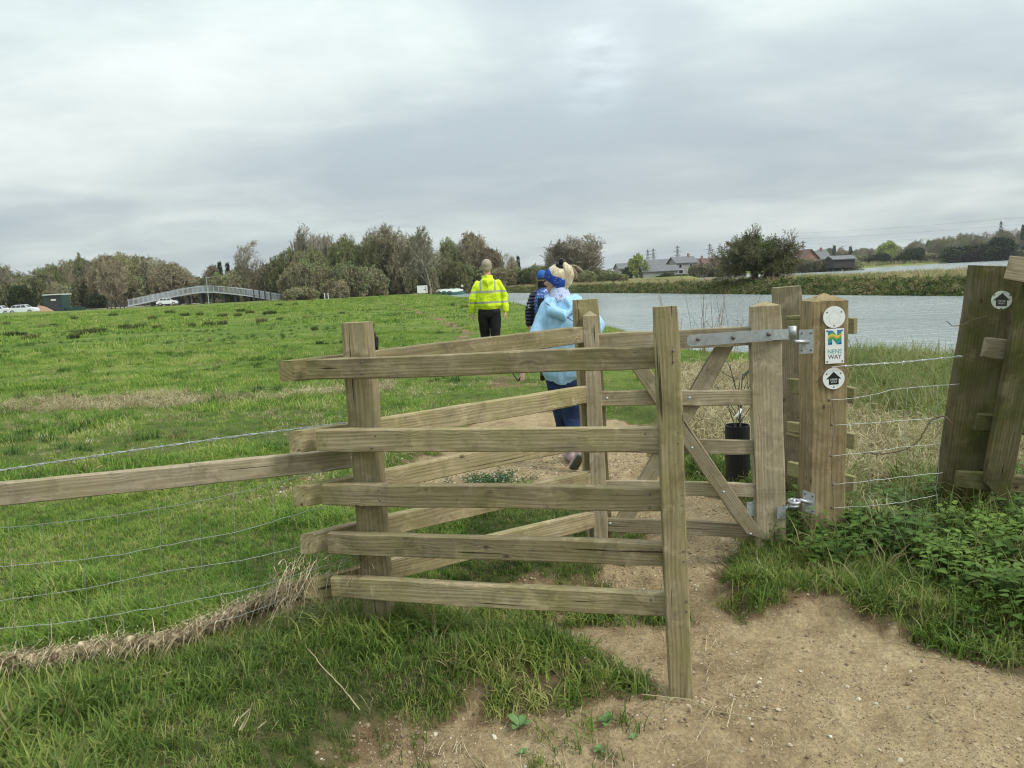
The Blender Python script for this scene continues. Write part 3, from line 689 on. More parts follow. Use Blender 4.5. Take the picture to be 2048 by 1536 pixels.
def keep_grass(x, y, rg, edge=.35):
    dm, _ = masks(x, y); k = rg.random(len(x)) > np.where(sdist(x, y, thin_poly) > -.05, dm*.9, dm*1.1)
    sr = sdist(x, y, river_poly); sc = sdist(x, y, chan_poly); st = sdist(x, y, straw_poly)
    return k & (sr < -.2) & (sc < -1) & ~((st > -.1) & (rg.random(len(x)) < .8))
GREEN = [(.37, (.070, .145, .020)), (.46, (.155, .275, .036)), (.54, (.26, .37, .056)), (.64, (.46, .46, .17))]
GREEN_N = [(.37, (.060, .110, .020)), (.46, (.12, .20, .034)), (.54, (.215, .29, .055)), (.64, (.38, .38, .13))]
M_G = veg_mat('meadow_grass', GREEN, dryamt=.07); M_GN = veg_mat('near_grass', GREEN_N, dryamt=.10, patch=2.0)
def P3(x, y, dz=0): return np.stack([x, y, height(x, y, False)+dz], 1)

WR0 = np.array([gp(a, b, .17)[:2] for a, b in [(-260, 1352), (0, 1324), (170, 1300), (340, 1284), (500, 1222), (640, 1172), (740, 1140)]]); WRX = np.append(WR0[:, 0], [-.3, -.29]); WRY = np.append(WR0[:, 1], [3.1, 9])
# short trodden turf close to the camera
x, y, rg = polar(76000, 1.2, 7.5, -48, 48, 3); dens = 1-ss(np.hypot(x, y), 3.5, 8)*.45
k = keep_grass(x, y, rg) & (rg.random(len(x)) < dens); x, y, rg2 = x[k], y[k], rg
fb = fbm(x*2.2, y*2.2, 3, 91); lush = ss(fb, .42, .68)
near_lush = np.exp(-(((x-.1)/.45)**2+((y-2.5)/.33)**2)) + .8*ss(-x, .9, 1.6)*ss(y, 3.6, 2.5)+.35*ss(x, 1.0, 1.3)*ss(y, 4.2, 3.4)
bare = ss(sdist(x, y, thin_poly), -.3, .2)
sc_ = (.55+.75*lush+.7*near_lush)*(1-.2*bare)*(.8+.4*rg.random(len(x)))
protos = [blades_mesh(f'turf_{i}', 11, .080, .038, .0046, 1.2, 40+i, .5, .55) for i in range(8)]
beyond = y > np.interp(x, WRX, WRY)
scatter('near_grass', protos, M_GN, P3(x[~beyond], y[~beyond]), sc_[~beyond], label='green grass on the near bank', seed=5)
protos = [blades_mesh(f'field_edge_{i}', 11, .080, .038, .0046, 1.2, 540+i, .5, .55) for i in range(8)]
scatter('field_edge_grass', protos, M_G, P3(x[beyond], y[beyond]), sc_[beyond]*1.05, label='fresh green meadow grass just behind the wire fence', seed=55)
# meadow
x, y, rg = polar(42000, 6.8, 26, -46, 46, 4); k = keep_grass(x, y, rg); x, y = x[k], y[k]
lush = ss(fbm(x*.8, y*.8, 3, 92), .40, .66); r = np.hypot(x, y)
protos = [blades_mesh(f'meadow_{i}', 14, .085, .09, .008, 1.0, 60+i, .5, .5) for i in range(6)]
scatter('meadow_grass', protos, M_G, P3(x, y), (.6+.75*lush)*(.8+.4*rg.random(len(x)))*(1-.25*(np.abs(x+.3-.0*y) < 2)), label='bright green meadow grass', seed=6)
x, y, rg = polar(52000, 25, 125, -46, 30, 8); k = keep_grass(x, y, rg) & (x < 2+.0*y); x, y = x[k], y[k]; r = np.hypot(x, y)
protos = [blades_mesh(f'field_{i}', 14, .10, .30, .03, 1.0, 80+i, .6, .5, segs=2) for i in range(5)]
lush = ss(fbm(x*.22, y*.22, 3, 93), .42, .70)
bd = fbm(x*.02+y*.012, y*.075-x*.03, 4, 96); kk = ~((bd > .52) & (r > 38) & (rg.random(len(x)) < .75*ss(bd, .50, .60)+.0)); x, y, r, lush, bd = x[kk], y[kk], r[kk], lush[kk], bd[kk]
scatter('far_meadow_grass', protos, M_G, P3(x, y), (.45+.8*lush)*(.7+.6*rg.random(len(x)))*(.7+r/110), label='grass of the wide meadow', seed=7)
x, y, rg = polar(30000, 38, 130, -46, 6, 36); bd = fbm(x*.02+y*.012, y*.075-x*.03, 4, 96); k = keep_grass(x, y, rg) & (rg.random(len(x)) < .7*ss(bd, .50, .60)); x, y = x[k], y[k]
scatter('browned_meadow_grass', protos, veg_mat('browned_meadow', [(.33, (.10, .10, .03)), (.5, (.19, .18, .06)), (.68, (.33, .29, .12))], (.12, .09, .05), .2, .7, .3, .3), P3(x, y), (.5+.7*rg.random(len(x)))*(.8+y/120), label='browned drifts of coarse grass across the far meadow', seed=37)
# taller tussocks here and there in the meadow
x, y, rg = polar(9000, 1.5, 4.6, -48, 44, 33); k = keep_grass(x, y, rg) & (rg.random(len(x)) < np.clip(1.3*np.exp(-(((x-.12)/.42)**2+((y-2.5)/.30)**2))+.55*(fbm(x*2.2, y*2.2, 3, 91) > .55)*(1-ss(sdist(x, y, thin_poly), -.3, .1)), 0, 1)); x, y = x[k], y[k]
protos = [blades_mesh(f'lush_{i}', 12, .145, .045, .0058, 1.25, 240+i, .45, .6, segs=4) for i in range(6)]
scatter('lush_tufts', protos, M_GN, P3(x, y), .55+.5*rg.random(len(x)), label='longer lush grass tufts in front of the enclosure', seed=34)
x = -.58+RNG.normal(0, .14, 420); y = 2.92+RNG.normal(0, .09, 420); xb = -.2+RNG.random(160)*.9; yb = 3.15+RNG.random(160)*.25
scatter('post_foot_grass', protos[:5], M_GN, P3(np.concatenate([x, xb]), np.concatenate([y, yb])), .6+.6*RNG.random(580), label='grass growing up round the foot of the corner post', seed=35)
x, y, rg = polar(5200, 3, 60, -46, 3, 9, .8); k = keep_grass(x, y, rg) & (fbm(x*.55, y*.55, 3, 94) > .57) & (x < -.8); x, y = x[k], y[k]
protos = [blades_mesh(f'tussock_{i}', 34, .17, .09, .007, 1.3, 100+i, .5, .6) for i in range(5)]
scatter('tussocks', protos, veg_mat('tussock_grass', [(.33, (.02, .055, .008)), (.5, (.045, .11, .016)), (.68, (.10, .17, .03))], dryamt=.08), P3(x, y), .55+.5*rg.random(len(x)), label='darker tussocks in the meadow', seed=8)
# withered straw lying in the meadow
M_STRAW = veg_mat('withered_grass', [(.33, (.28, .23, .12)), (.5, (.45, .39, .22)), (.68, (.62, .55, .36))], (.22, .16, .09), .15, .7, .25)
def straw(n, r0, r1, thr, s, a0, a1, extra=None, h=.12, seed=11, tl=.35):
    x, y, rg = polar(n, r0, r1, a0, a1, seed); k = (sdist(x, y, river_poly) < -.1) & (fbm(x*.9, y*.9, 3, 95) > thr) & (masks(x, y)[0] < .75)
    if extra is not None: k &= extra(x, y, rg)
    x, y = x[k], y[k]; return P3(x, y), s*(.6+.8*rg.random(len(x)))
protos = [blades_mesh(f'straw_{i}', 12, .13, .07, .0042, 2.2, 120+i, .5, .7) for i in range(5)]
pa, sa_ = straw(9000, 2, 20, .60, .9, -46, 30)
# pale drift of old grass across the meadow left of the tall post
x, y, rg = polar(14000, 8.5, 17, -44, -9, 12); lw = fbm(x*1.1, y*1.1, 3, 97); cy = 11.4+.12*(x+4)+1.6*(fbm(x*.5, x*0, 2, 3)-.5); k = (np.abs(y-cy) < .9*lw*1.2) & (lw > .48); x, y = x[k], y[k]
pb, sb_ = P3(x, y), 1.0+.9*rg.random(len(x))
# the straw covered bank slope seen through the gate and behind the wire
x, y, rg = polar(16000, 4.2, 12, 12, 46, 13); q = sdist(x, y, straw_poly)+(fbm(x*1.5, y*1.5, 3, 61)-.5)*.9; k = (q > -.1) & (sdist(x, y, river_poly) < -.1); x, y = x[k], y[k]
pc_, sc2 = P3(x, y), 1.0+1.0*rg.random(len(x))
scatter('withered_grass', protos, M_STRAW, np.vstack([pa, pb, pc_]), np.concatenate([sa_, sb_, sc2]), tilt=.45, label='pale withered grass lying flat', seed=9)
# tall rank grass between the wire fence and the river
M_TALL = veg_mat('rank_bank_grass', [(.33, (.07, .12, .025)), (.45, (.14, .21, .045)), (.56, (.23, .28, .08)), (.70, (.40, .38, .18))], dryamt=.38)
x, y, rg = polar(17000, 4.3, 20, 19, 50, 14); st = sdist(x, y, straw_poly); sr = sdist(x, y, river_poly); far = ss(y, 5.5, 8)
k = (sr < .15) & (rg.random(len(x)) < .25+.75*ss(-st, -.3, .6)) & (x > 2.0) & (rg.random(len(x)) < .35+.65*far); x, y = x[k], y[k]
protos = [blades_mesh(f'rank_{i}', 16, .34, .07, .009, 1.1, 140+i, .5, .5, segs=4) for i in range(6)]
scatter('rank_grass', protos, M_TALL, P3(x, y), (.55+.65*rg.random(len(x)))*(.8+.25*ss(np.hypot(x, y), 5, 10)), label='tall rank grass on the river bank behind the wire', seed=10)
x, y, rg = polar(5200, 7, 60, -2, 25, 15); sr = sdist(x, y, river_poly); k = (sr < .2) & (sr > -1.6-.25*rg.random(len(x))*4) & (x > .6); x, y = x[k], y[k]
scatter('bank_edge_grass', protos, M_TALL, P3(x, y), (.45+.6*rg.random(len(x)))*(.6+.25*rg.random(len(x))), label='grass along the near edge of the river', seed=16)

# the bank across the river: rank green, reed stubble, dark overhang
def far_strip(n, d0, d1, seed, keep=None):
    rg = np.random.default_rng(seed); fb_ = [p for p in far_bank]
    t_ = rg.random(n)*(len(fb_)-1.001); 
    px = np.array([p[0] for p in fb_]); py = np.array([p[1] for p in fb_])
    # sample by length
    sl_ = np.hypot(np.diff(px), np.diff(py)); wgt = sl_/(.5*(np.hypot(px[1:], py[1:])+np.hypot(px[:-1], py[:-1]))); cum = np.concatenate([[0], np.cumsum(wgt)]); u = rg.random(n)*cum[-1]
    i = np.clip(np.searchsorted(cum, u)-1, 0, len(sl_)-1); f_ = (u-cum[i])/wgt[i]
    x = px[i]+(px[i+1]-px[i])*f_; y = py[i]+(py[i+1]-py[i])*f_
    dx = (px[i+1]-px[i])/sl_[i]; dy = (py[i+1]-py[i])/sl_[i]; nx, ny = dy, -dx
    s = np.where(nx*x+ny*y > 0, 1, -1); d = d0+(d1-d0)*rg.random(n)**1.3
    x = x+nx*s*d; y = y+ny*s*d
    k = (sdist(x, y, river_poly) < -.05) & (sdist(x, y, chan_poly) < -1); return x[k], y[k], d[k], rg
protos = [blades_mesh(f'far_rank_{i}', 14, .42, .30, .035, 1.1, 160+i, .5, .5, segs=3) for i in range(5)]
x, y, d, rg = far_strip(9000, .2, 40, 17); k = rg.random(len(x)) < np.where(d > 3.5, .55+.45*ss(fbm(x*.12, y*.12, 2, 13), .5, .4), 1); x, y, d = x[k], y[k], d[k]
scatter('far_bank_grass', protos, veg_mat('far_bank_green', [(.33, (.06, .10, .02)), (.48, (.13, .19, .04)), (.60, (.21, .27, .07)), (.70, (.38, .38, .17))], dryamt=.3, patch=.5), P3(x, y), .5+.55*rg.random(len(x)), label='green grass on the far bank', seed=18)
x, y, d, rg = far_strip(9500, 2.6, 45, 19); k = fbm(x*.10+3, y*.10, 3, 23) > .42; x, y, d = x[k], y[k], d[k]
protos = [blades_mesh(f'reed_{i}', 12, .60, .35, .034, .55, 180+i, .5, .5, segs=3) for i in range(4)]
scatter('reed_stubble', protos, veg_mat('pale_reeds', [(.33, (.28, .23, .12)), (.5, (.44, .37, .21)), (.68, (.58, .50, .32))], (.12, .16, .05), .15, .7, .3, .4), P3(x, y), .45+.5*rg.random(len(x)), label='pale reeds on the far bank', seed=20)
x, y, d, rg = far_strip(5200, .0, 3.0, 21)
protos = [blades_mesh(f'overhang_{i}', 22, .42, .30, .045, 2.3, 200+i, .5, .8, segs=3) for i in range(4)]
scatter('bank_brambles', protos, veg_mat('bank_tangle', [(.33, (.025, .035, .012)), (.46, (.07, .10, .025)), (.56, (.13, .16, .045)), (.68, (.32, .24, .14))], (.30, .22, .13), .2, .7, .2, 1.6), P3(x, y, -.05), .7+.7*rg.random(len(x)), tilt=.7, label='dark tangle overhanging the far waterline', seed=22)
x, y, rg = polar(12000, 380, 900, 9, 46, 24); k = (sdist(x, y, chan_poly) < -3) & (sdist(x, y, chan_poly) > -80); x, y = x[k], y[k]
protos = [blades_mesh(f'far_reed_{i}', 10, 2.0, 2.2, .4, .8, 220+i, .5, .5, segs=2) for i in range(3)]
scatter('distant_reeds', protos, veg_mat('distant_reeds', [(.33, (.15, .16, .06)), (.5, (.27, .24, .12)), (.68, (.38, .33, .19))], (.10, .14, .045), .3, .8, .2, .02), P3(x, y), .5+.6*rg.random(len(x)), label='tawny reeds beyond the second channel', seed=25)

# nettles at the foot of the fence
def leaf(L_, W_, serr=.18, n=6, droop=.25, fold=.25):
    v = [(0, 0, 0)]; top = []; bot = []
    for i in range(1, n):
        u = i/n; wd = W_*math.sin(math.pi*u**.75)*.5; 
        for lst, s in ((top, 1), (bot, -1)):
            lst.append((u*L_-.04*L_, s*wd*(1-serr), -droop*L_*(u*u)+fold*wd*.6)); lst.append((u*L_+.05*L_, s*wd*(1+serr), -droop*L_*(u*u)+fold*wd))
    tip = (L_, 0, -droop*L_); mid = [(i/n*L_, 0, -droop*L_*(i/n)**2) for i in range(1, n)]
    v += top+bot+mid+[tip]; nt_ = len(top); f = []
    M_ = lambda i: 1+2*nt_+i
    for s, o in ((1, 1), (0, 1+nt_)):
        prev = 0; pm = 0
        for i in range(n-1):
            a, b = o+2*i, o+2*i+1; m_ = M_(i)
            q = [pm, prev, a, m_] if prev != pm else [pm, a, m_]
            f.append(tuple(q) if s else tuple(q[::-1])); f.append((m_, a, b) if s else (m_, b, a)); prev = b; pm = m_
        f.append((pm, prev, len(v)-1) if s else (pm, len(v)-1, prev))
    return np.array(v), f
def nettle(seed):
    rg = np.random.default_rng(seed); V = []; F = []; H_ = .10+.08*rg.random(); lv, lf = leaf(1, .62)
    for s_ in range(2):
        ox, oy = rg.normal(0, .03, 2)
        for k in range(4):
            z = H_*(.35+.65*k/3); sz = .062*(1-.12*k)*(.8+.4*rg.random())
            for j in range(2):
                a = k*1.57+j*3.14+rg.normal(0, .3)+s_; up = .15+rg.random()*.35-.15*(k < 1)
                q = lv*sz; q = np.stack([q[:, 0]*math.cos(up)-q[:, 2]*math.sin(up)+.012, q[:, 1], q[:, 0]*math.sin(up)+q[:, 2]*math.cos(up)], 1)
                q = np.stack([q[:, 0]*math.cos(a)-q[:, 1]*math.sin(a)+ox, q[:, 0]*math.sin(a)+q[:, 1]*math.cos(a)+oy, q[:, 2]+z], 1)
                n0 = len(V); V += list(map(tuple, q)); F += [tuple(i+n0 for i in g) for g in lf]
        m_ = MB().tube([(ox, oy, -.02), (ox*.9, oy*.9, H_)], .0022, 4); n0 = len(V); V += m_.v; F += [tuple(i+n0 for i in g) for g in m_.f]
    return mesh_np(f'nettle_{seed}', V, F, True)
x, y, rg = polar(5200, 2.9, 6.8, 15, 50, 26); q = sdist(x, y, nettle_poly)+(fbm(x*2, y*2, 3, 62)-.5)*.5; k = (q > 0) & (rg.random(len(x)) < .25+.6*ss(q, 0, .4)); x, y = x[k], y[k]
scatter('nettles', [nettle(300+i) for i in range(5)], veg_mat('nettle_leaf', [(.33, (.045, .090, .016)), (.5, (.095, .165, .028)), (.68, (.19, .27, .055))], dryamt=.02, trans=.2, patch=5), P3(x, y), .45+.75*rg.random(len(x))**1.5, label='patch of dark green nettles under the wire fence', seed=27)

# stones and crumbs of earth on the path
def pebble(seed):
    rg = np.random.default_rng(seed); t_ = (1+5**.5)/2
    v = np.array([(-1, t_, 0), (1, t_, 0), (-1, -t_, 0), (1, -t_, 0), (0, -1, t_), (0, 1, t_), (0, -1, -t_), (0, 1, -t_), (t_, 0, -1), (t_, 0, 1), (-t_, 0, -1), (-t_, 0, 1)])/1.9
    v = v*(1+rg.normal(0, .16, (12, 1)))*np.array([1, .75+.2*rg.random(), .5+.2*rg.random()])
    f = [(0, 11, 5), (0, 5, 1), (0, 1, 7), (0, 7, 10), (0, 10, 11), (1, 5, 9), (5, 11, 4), (11, 10, 2), (10, 7, 6), (7, 1, 8), (3, 9, 4), (3, 4, 2), (3, 2, 6), (3, 6, 8), (3, 8, 9), (4, 9, 5), (2, 4, 11), (6, 2, 10), (8, 6, 7), (9, 8, 1)]
    return mesh_np(f'pebble_{seed}', v, f)
t = MT('path_stones', .85, .2); r_ = t.rnd(); t.col(t.ramp(r_, [(0, (.17, .12, .075)), (.45, (.32, .24, .15)), (.85, (.46, .38, .26)), (.96, (.60, .55, .45))]))
x, y, rg = polar(52000, 1.3, 6.5, -24, 48, 28); dm, _ = masks(x, y); k = (dm > .35) & (rg.random(len(x)) < .2+.8*ss(fbm(x*1.6, y*1.6, 3, 98), .42, .62)); x, y = x[k], y[k]
sz = .0028+.0085*rg.random(len(x))**3.6
P_ = np.stack([x, y, height(x, y)+sz*.15], 1)
scatter('path_stones', [pebble(i) for i in range(6)], t.m, P_, sz, label='small stones and crumbs of earth on the path', seed=29, tilt=.4)

x, y, rg = polar(120000, 1.3, 5.5, -24, 48, 38); dm, _ = masks(x, y); k = (dm > .3) & (rg.random(len(x)) < .1+.9*ss(fbm(x*2.4, y*2.4, 4, 99), .40, .60)); x, y = x[k], y[k]
sz = .0012+.0030*rg.random(len(x))**2
t = MT('earth_crumbs', .95, .1); t.col(t.ramp(t.rnd(), [(0, (.15, .11, .065)), (.5, (.31, .24, .15)), (.9, (.48, .41, .29))]))
scatter('earth_crumbs', [pebble(i+10) for i in range(4)], t.m, np.stack([x, y, height(x, y)+sz*.2], 1), sz, label='crumbs of earth and grit on the path', seed=39, tilt=.5)

x, y, rg = polar(2600, 2.9, 6.8, 15, 50, 56); k = (sdist(x, y, nettle_poly) > -.15) & (rg.random(len(x)) < .5); x, y = x[k], y[k]
protos = [blades_mesh(f'verge_{i}', 9, .22, .05, .006, 1.0, 560+i, .5, .5, segs=4) for i in range(4)]
scatter('verge_grass', protos, M_TALL, P3(x, y), .6+.6*rg.random(len(x)), label='grass blades growing up among the nettles', seed=57)

# ------------------------------------------------------------------ trees
def grow(seed, L0, r0, nseg, kids, ang, ratio, up, jit, stems=1, spread=.0, d0=(0, 0, 1), maxlev=4, base_free=.25, droop=0):
    rg = random.Random(seed); segs = []
    st = []
    for s in range(stems):
        a = 6.283*s/stems+rg.random(); q = spread*(.5+.7*rg.random())
        st.append((Vector((math.cos(a)*r0*stems*.4, math.sin(a)*r0*stems*.4, -.15)), Vector((math.cos(a)*q, math.sin(a)*q, 1)).normalized(), L0*(.8+.3*rg.random()), r0, 0))
    while st:
        p, d, Ln, r, lev = st.pop(); n = nseg[lev]; step = Ln/n
        for i in range(n):
            d = (d+Vector((rg.gauss(0, jit), rg.gauss(0, jit), rg.gauss(0, jit)+up[lev]))).normalized()
            p2 = p+d*step*(.85+.3*rg.random()); r2 = r*(.86 if lev < 2 else .7)
            segs.append((p, p2, r, r2, lev)); 
            if lev < maxlev and (lev > 0 or (i+1)/n > base_free):
                for c in range(kids[lev]):
                    ax = d.orthogonal().normalized(); ax.rotate(Matrix.Rotation(rg.random()*6.283, 3, d)); cd = d.copy(); cd.rotate(Matrix.Rotation(ang[lev]*(.7+.6*rg.random()), 3, ax))
                    st.append((p.lerp(p2, rg.random()), cd, Ln*ratio[lev]*(1-.4*i/n)*(.75+.5*rg.random()), max(r2*.55, .004), lev+1))
            p, r = p2, r2
    return segs
def segs_mesh(name, segs, rmin, lvl, leafn=0, leafs=.1, seed=0, leaf_lv=3, zlo=None, ivy=0):
    rg = np.random.default_rng(seed); V = []; F = []; MI = []
    S = [s for s in segs if s[4] in lvl]
    for thick in (True, False):
        T = [s for s in S if (s[4] <= 2) == thick]
        if not T: continue
        a = np.array([s[0] for s in T]); b = np.array([s[1] for s in T]); ra = np.maximum([s[2] for s in T], rmin); rb = np.maximum([s[3] for s in T], rmin*.8)
        d = b-a; d /= np.linalg.norm(d, axis=1)[:, None]+1e-9; rv = rg.normal(size=d.shape); u = np.cross(d, rv); u /= np.linalg.norm(u, axis=1)[:, None]+1e-9; w_ = np.cross(d, u)
        k = 5 if thick else 2; base = len(V) and sum(len(q) for q in V); base = sum(len(q) for q in V)
        ring = []
        for end, rr in ((a, ra), (b, rb)):
            for j in range(k):
                t_ = 2*math.pi*j/k if thick else math.pi*j
                ring.append(end+(u*math.cos(t_)+w_*math.sin(t_))*rr[:, None])
        vv = np.stack(ring, 1).reshape(-1, 3); n = len(T); V.append(vv); o = base+np.arange(n)[:, None]*2*k
        if thick:
            for j in range(k): F.append(np.concatenate([o+j, o+(j+1) % k, o+k+(j+1) % k, o+k+j], 1))
        else: F.append(np.concatenate([o, o+1, o+k+1, o+k], 1))
    nf = sum(len(f) for f in F)
    if leafn:
        T = [s for s in segs if s[4] >= leaf_lv]; pick = rg.integers(0, len(T), leafn); a = np.array([T[i][0] for i in pick]); b = np.array([T[i][1] for i in pick])
        c = a+(b-a)*rg.random((leafn, 1))+rg.normal(0, leafs*.6, (leafn, 3)); u = rg.normal(size=(leafn, 3)); u /= np.linalg.norm(u, axis=1)[:, None]; q = np.cross(u, rg.normal(size=(leafn, 3))); q /= np.linalg.norm(q, axis=1)[:, None]
        s = leafs*(.5+rg.random((leafn, 1))); base = sum(len(x) for x in V)
        V.append(np.stack([c-u*s*.5, c+q*s*.28, c+u*s*.5, c-q*s*.28], 1).reshape(-1, 3)); F.append(base+np.arange(leafn*4).reshape(-1, 4))
    me = mesh_np(name, np.concatenate(V), np.concatenate(F)); MI = np.zeros(len(me.polygons), np.int32); MI[nf:] = 1; me.polygons.foreach_set('material_index', MI); return me
def bark(name, c, leafc=None):
    t = MT(name, .9, .1); r = t.rnd(); v = t.noise(t.obj(), 1.2, 3, .6)
    a = t.mix(t.mr(v, .35, .65), tuple(k*.72 for k in c), tuple(min(1, k*1.25) for k in c))
    h = t.n('ShaderNodeHueSaturation'); t.l(a, h.inputs['Color']); t.l(t.mr(r, 0, 1, .75, 1.25), h.inputs['Value']); t.l(t.mr(t.m_('FRACT', t.m_('MULTIPLY', r, 13.7)), 0, 1, .485, .52), h.inputs['Hue'])
    t.col(h.outputs[0]); return t.m
B_GREY = bark('grey_twigs', (.27, .245, .185)); B_BROWN = bark('brown_twigs', (.27, .235, .16)); B_RED = bark('reddish_twigs', (.26, .20, .145)); B_PALE = bark('pale_twigs', (.30, .26, .205)); B_DARK = bark('dark_bark', (.10, .085, .06)); B_OLIVE = bark('olive_twigs', (.22, .215, .11))
L_OLIVE = bark('olive_buds', (.22, .26, .09)); L_LIME = bark('lime_buds', (.30, .34, .10)); L_DARKG = bark('dark_foliage', (.045, .062, .026)); L_BROWN = bark('brown_buds', (.24, .22, .105)); L_HAW = bark('hawthorn_leaves', (.11, .17, .045)); L_MID = bark('mid_green_buds', (.20, .25, .10))
PROTO = {}
def round_crown(segs):                       # natural crowns stop at a common rounded outline
    pz = np.array([s[1].z for s in segs]); pr = np.array([math.hypot(s[1].x, s[1].y) for s in segs]); T_ = np.percentile(pz, 96); B_ = T_*.08; W_ = np.percentile(pr, 93); cz = T_*.5
    def f(p):
        u = math.sqrt((p.x**2+p.y**2)/W_**2+((p.z-cz)/(T_-cz))**2) if p.z > cz else math.hypot(p.x, p.y)/W_
        if u <= .82: return p
        k = (.82+(u-.82)*.42)/u
        return Vector((p.x*k, p.y*k, cz+(p.z-cz)*k if p.z > cz else p.z))
    return [(f(a), f(b), c, d, e) for a, b, c, d, e in segs]
def proto(kind, seed, tw, lf, rmin, leafn, leafs, trunk_lv=(0, 1), trunk_mat=None, **kw):
    segs = round_crown(grow(seed, **kw)); zs = [s[1].z for s in segs]; H_ = np.percentile(zs, 98.5); W_ = np.percentile([math.hypot(s[1].x, s[1].y) for s in segs], 97)*2
    tm = segs_mesh('trunk', segs, rmin, trunk_lv, seed=seed); tm.materials.append(trunk_mat or tw)
    cm = segs_mesh('crown', segs, rmin, tuple(i for i in range(6) if i not in trunk_lv), leafn, leafs, seed); cm.materials.append(tw); cm.materials.append(lf)
    PROTO.setdefault(kind, []).append((tm, cm, H_, W_))
for s in range(3):
    proto('oak', 400+s, (B_GREY, B_BROWN, B_BROWN)[s], (L_OLIVE, L_BROWN, L_OLIVE)[s], .030, 900, .18, L0=7.5, r0=.38, nseg=(6, 4, 3, 2, 1), kids=(3, 2, 2, 2, 0), ang=(.8, .65, .6, .6, .6), ratio=(.72, .62, .6, .6, .5), up=(.05, .07, .04, .02, 0), jit=.16, base_free=.3)
for s in range(3):
    proto('budding', 420+s, (B_OLIVE, B_OLIVE, B_BROWN)[s], (L_OLIVE, L_MID, L_BROWN)[s], .028, 4600, .22, L0=4.6, r0=.26, nseg=(5, 4, 3, 2, 1), kids=(3, 2, 2, 2, 0), ang=(.8, .7, .65, .6, .6), ratio=(.82, .66, .62, .6, .5), up=(.05, .05, .03, .02, 0), jit=.15, stems=3, spread=.4, base_free=.05)
for s in range(2):
    proto('fan', 440+s, B_PALE, L_OLIVE, .028, 250, .16, L0=5.5, r0=.22, nseg=(4, 4, 3, 2, 1), kids=(3, 2, 2, 2, 0), ang=(.5, .42, .42, .4, .4), ratio=(.95, .7, .6, .6, .5), up=(.06, .12, .10, .06, 0), jit=.10, stems=3, spread=.55, base_free=.1)
for s in range(3):
    proto('thicket', 460+s, (B_BROWN, B_RED, B_OLIVE)[s], (L_BROWN, L_MID, L_DARKG)[s], .03, (3500, 4500, 7000)[s], .22, L0=2.6, r0=.10, nseg=(4, 3, 3, 2, 1), kids=(2, 2, 2, 2, 0), ang=(.7, .6, .6, .6, .5), ratio=(.75, .7, .65, .6, .5), up=(.03, .06, .05, .03, 0), jit=.18, stems=6, spread=1.1, base_free=0)
proto('willow', 480, B_OLIVE, L_LIME, .03, 9000, .25, L0=5, r0=.3, nseg=(5, 4, 3, 2, 1), kids=(3, 2, 2, 2, 0), ang=(.7, .6, .55, .5, .5), ratio=(.7, .65, .65, .6, .5), up=(.05, .06, -.06, -.15, 0), jit=.14, base_free=.15)
proto('evergreen', 482, B_DARK, L_DARKG, .03, 14000, .30, L0=4, r0=.25, nseg=(5, 4, 3, 2, 1), kids=(3, 2, 2, 2, 0), ang=(.7, .6, .6, .6, .5), ratio=(.65, .65, .6, .6, .5), up=(.08, .06, .03, 0, 0), jit=.16, stems=2, spread=.4, base_free=.0)
proto('conifer', 484, B_DARK, L_DARKG, .03, 9000, .26, L0=9, r0=.2, nseg=(12, 3, 2, 1, 1), kids=(5, 3, 2, 0, 0), ang=(1.35, .6, .6, .5, .5), ratio=(.26, .5, .5, .5, .5), up=(.15, -.02, 0, 0, 0), jit=.04, base_free=.08, maxlev=3)
TREES = []
def tree(kind, xp, ytop, r, label, group=None, v=0, wpx=None, sink=.1, rz=None, name=None):
    tm, cm, H_, W_ = PROTO[kind][v % len(PROTO[kind])]
    d = ray(xp, 600); d = d[:2]/np.hypot(*d[:2]); x, y = d*r; z = hz1(x, y)
    top = at(xp, ytop, y)[2]; h = top-z; sz = h/H_; sx = sz if wpx is None else (wpx/FPX*r)/W_
    nm = name or {'oak': 'bare_tree', 'budding': 'budding_tree', 'fan': 'bare_tree', 'thicket': 'thicket_bush', 'willow': 'willow_tree', 'evergreen': 'evergreen_bush', 'conifer': 'conifer_tree'}[kind]
    e = empty(nm, (x, y, z-sink), label, 'bush' if kind in ('thicket', 'evergreen') else 'tree', group, random.random()*6.28 if rz is None else rz); e.scale = (sx, sx, sz)
    for n_, me in (('trunk', tm), ('crown', cm)):
        o = bpy.data.objects.new(n_, me); COL.objects.link(o); o.parent = e
    return e
def nth(i): return f"{i}{'th' if 10 <= i % 100 <= 20 else {1: 'st', 2: 'nd', 3: 'rd'}.get(i % 10, 'th')}"
def rank(objs, fmt):                        # ordered from the left as seen from the gate
    for i, o in enumerate(sorted(objs, key=lambda o: o.location.x/o.location.y)): o['label'] = fmt.format(nth(i+1))
G1 = 'trees of the wood beyond the meadow, left of the footbridge gap'; G2 = 'trees of the middle wood behind the meadow path'; G3 = 'bushes fringing the middle wood'
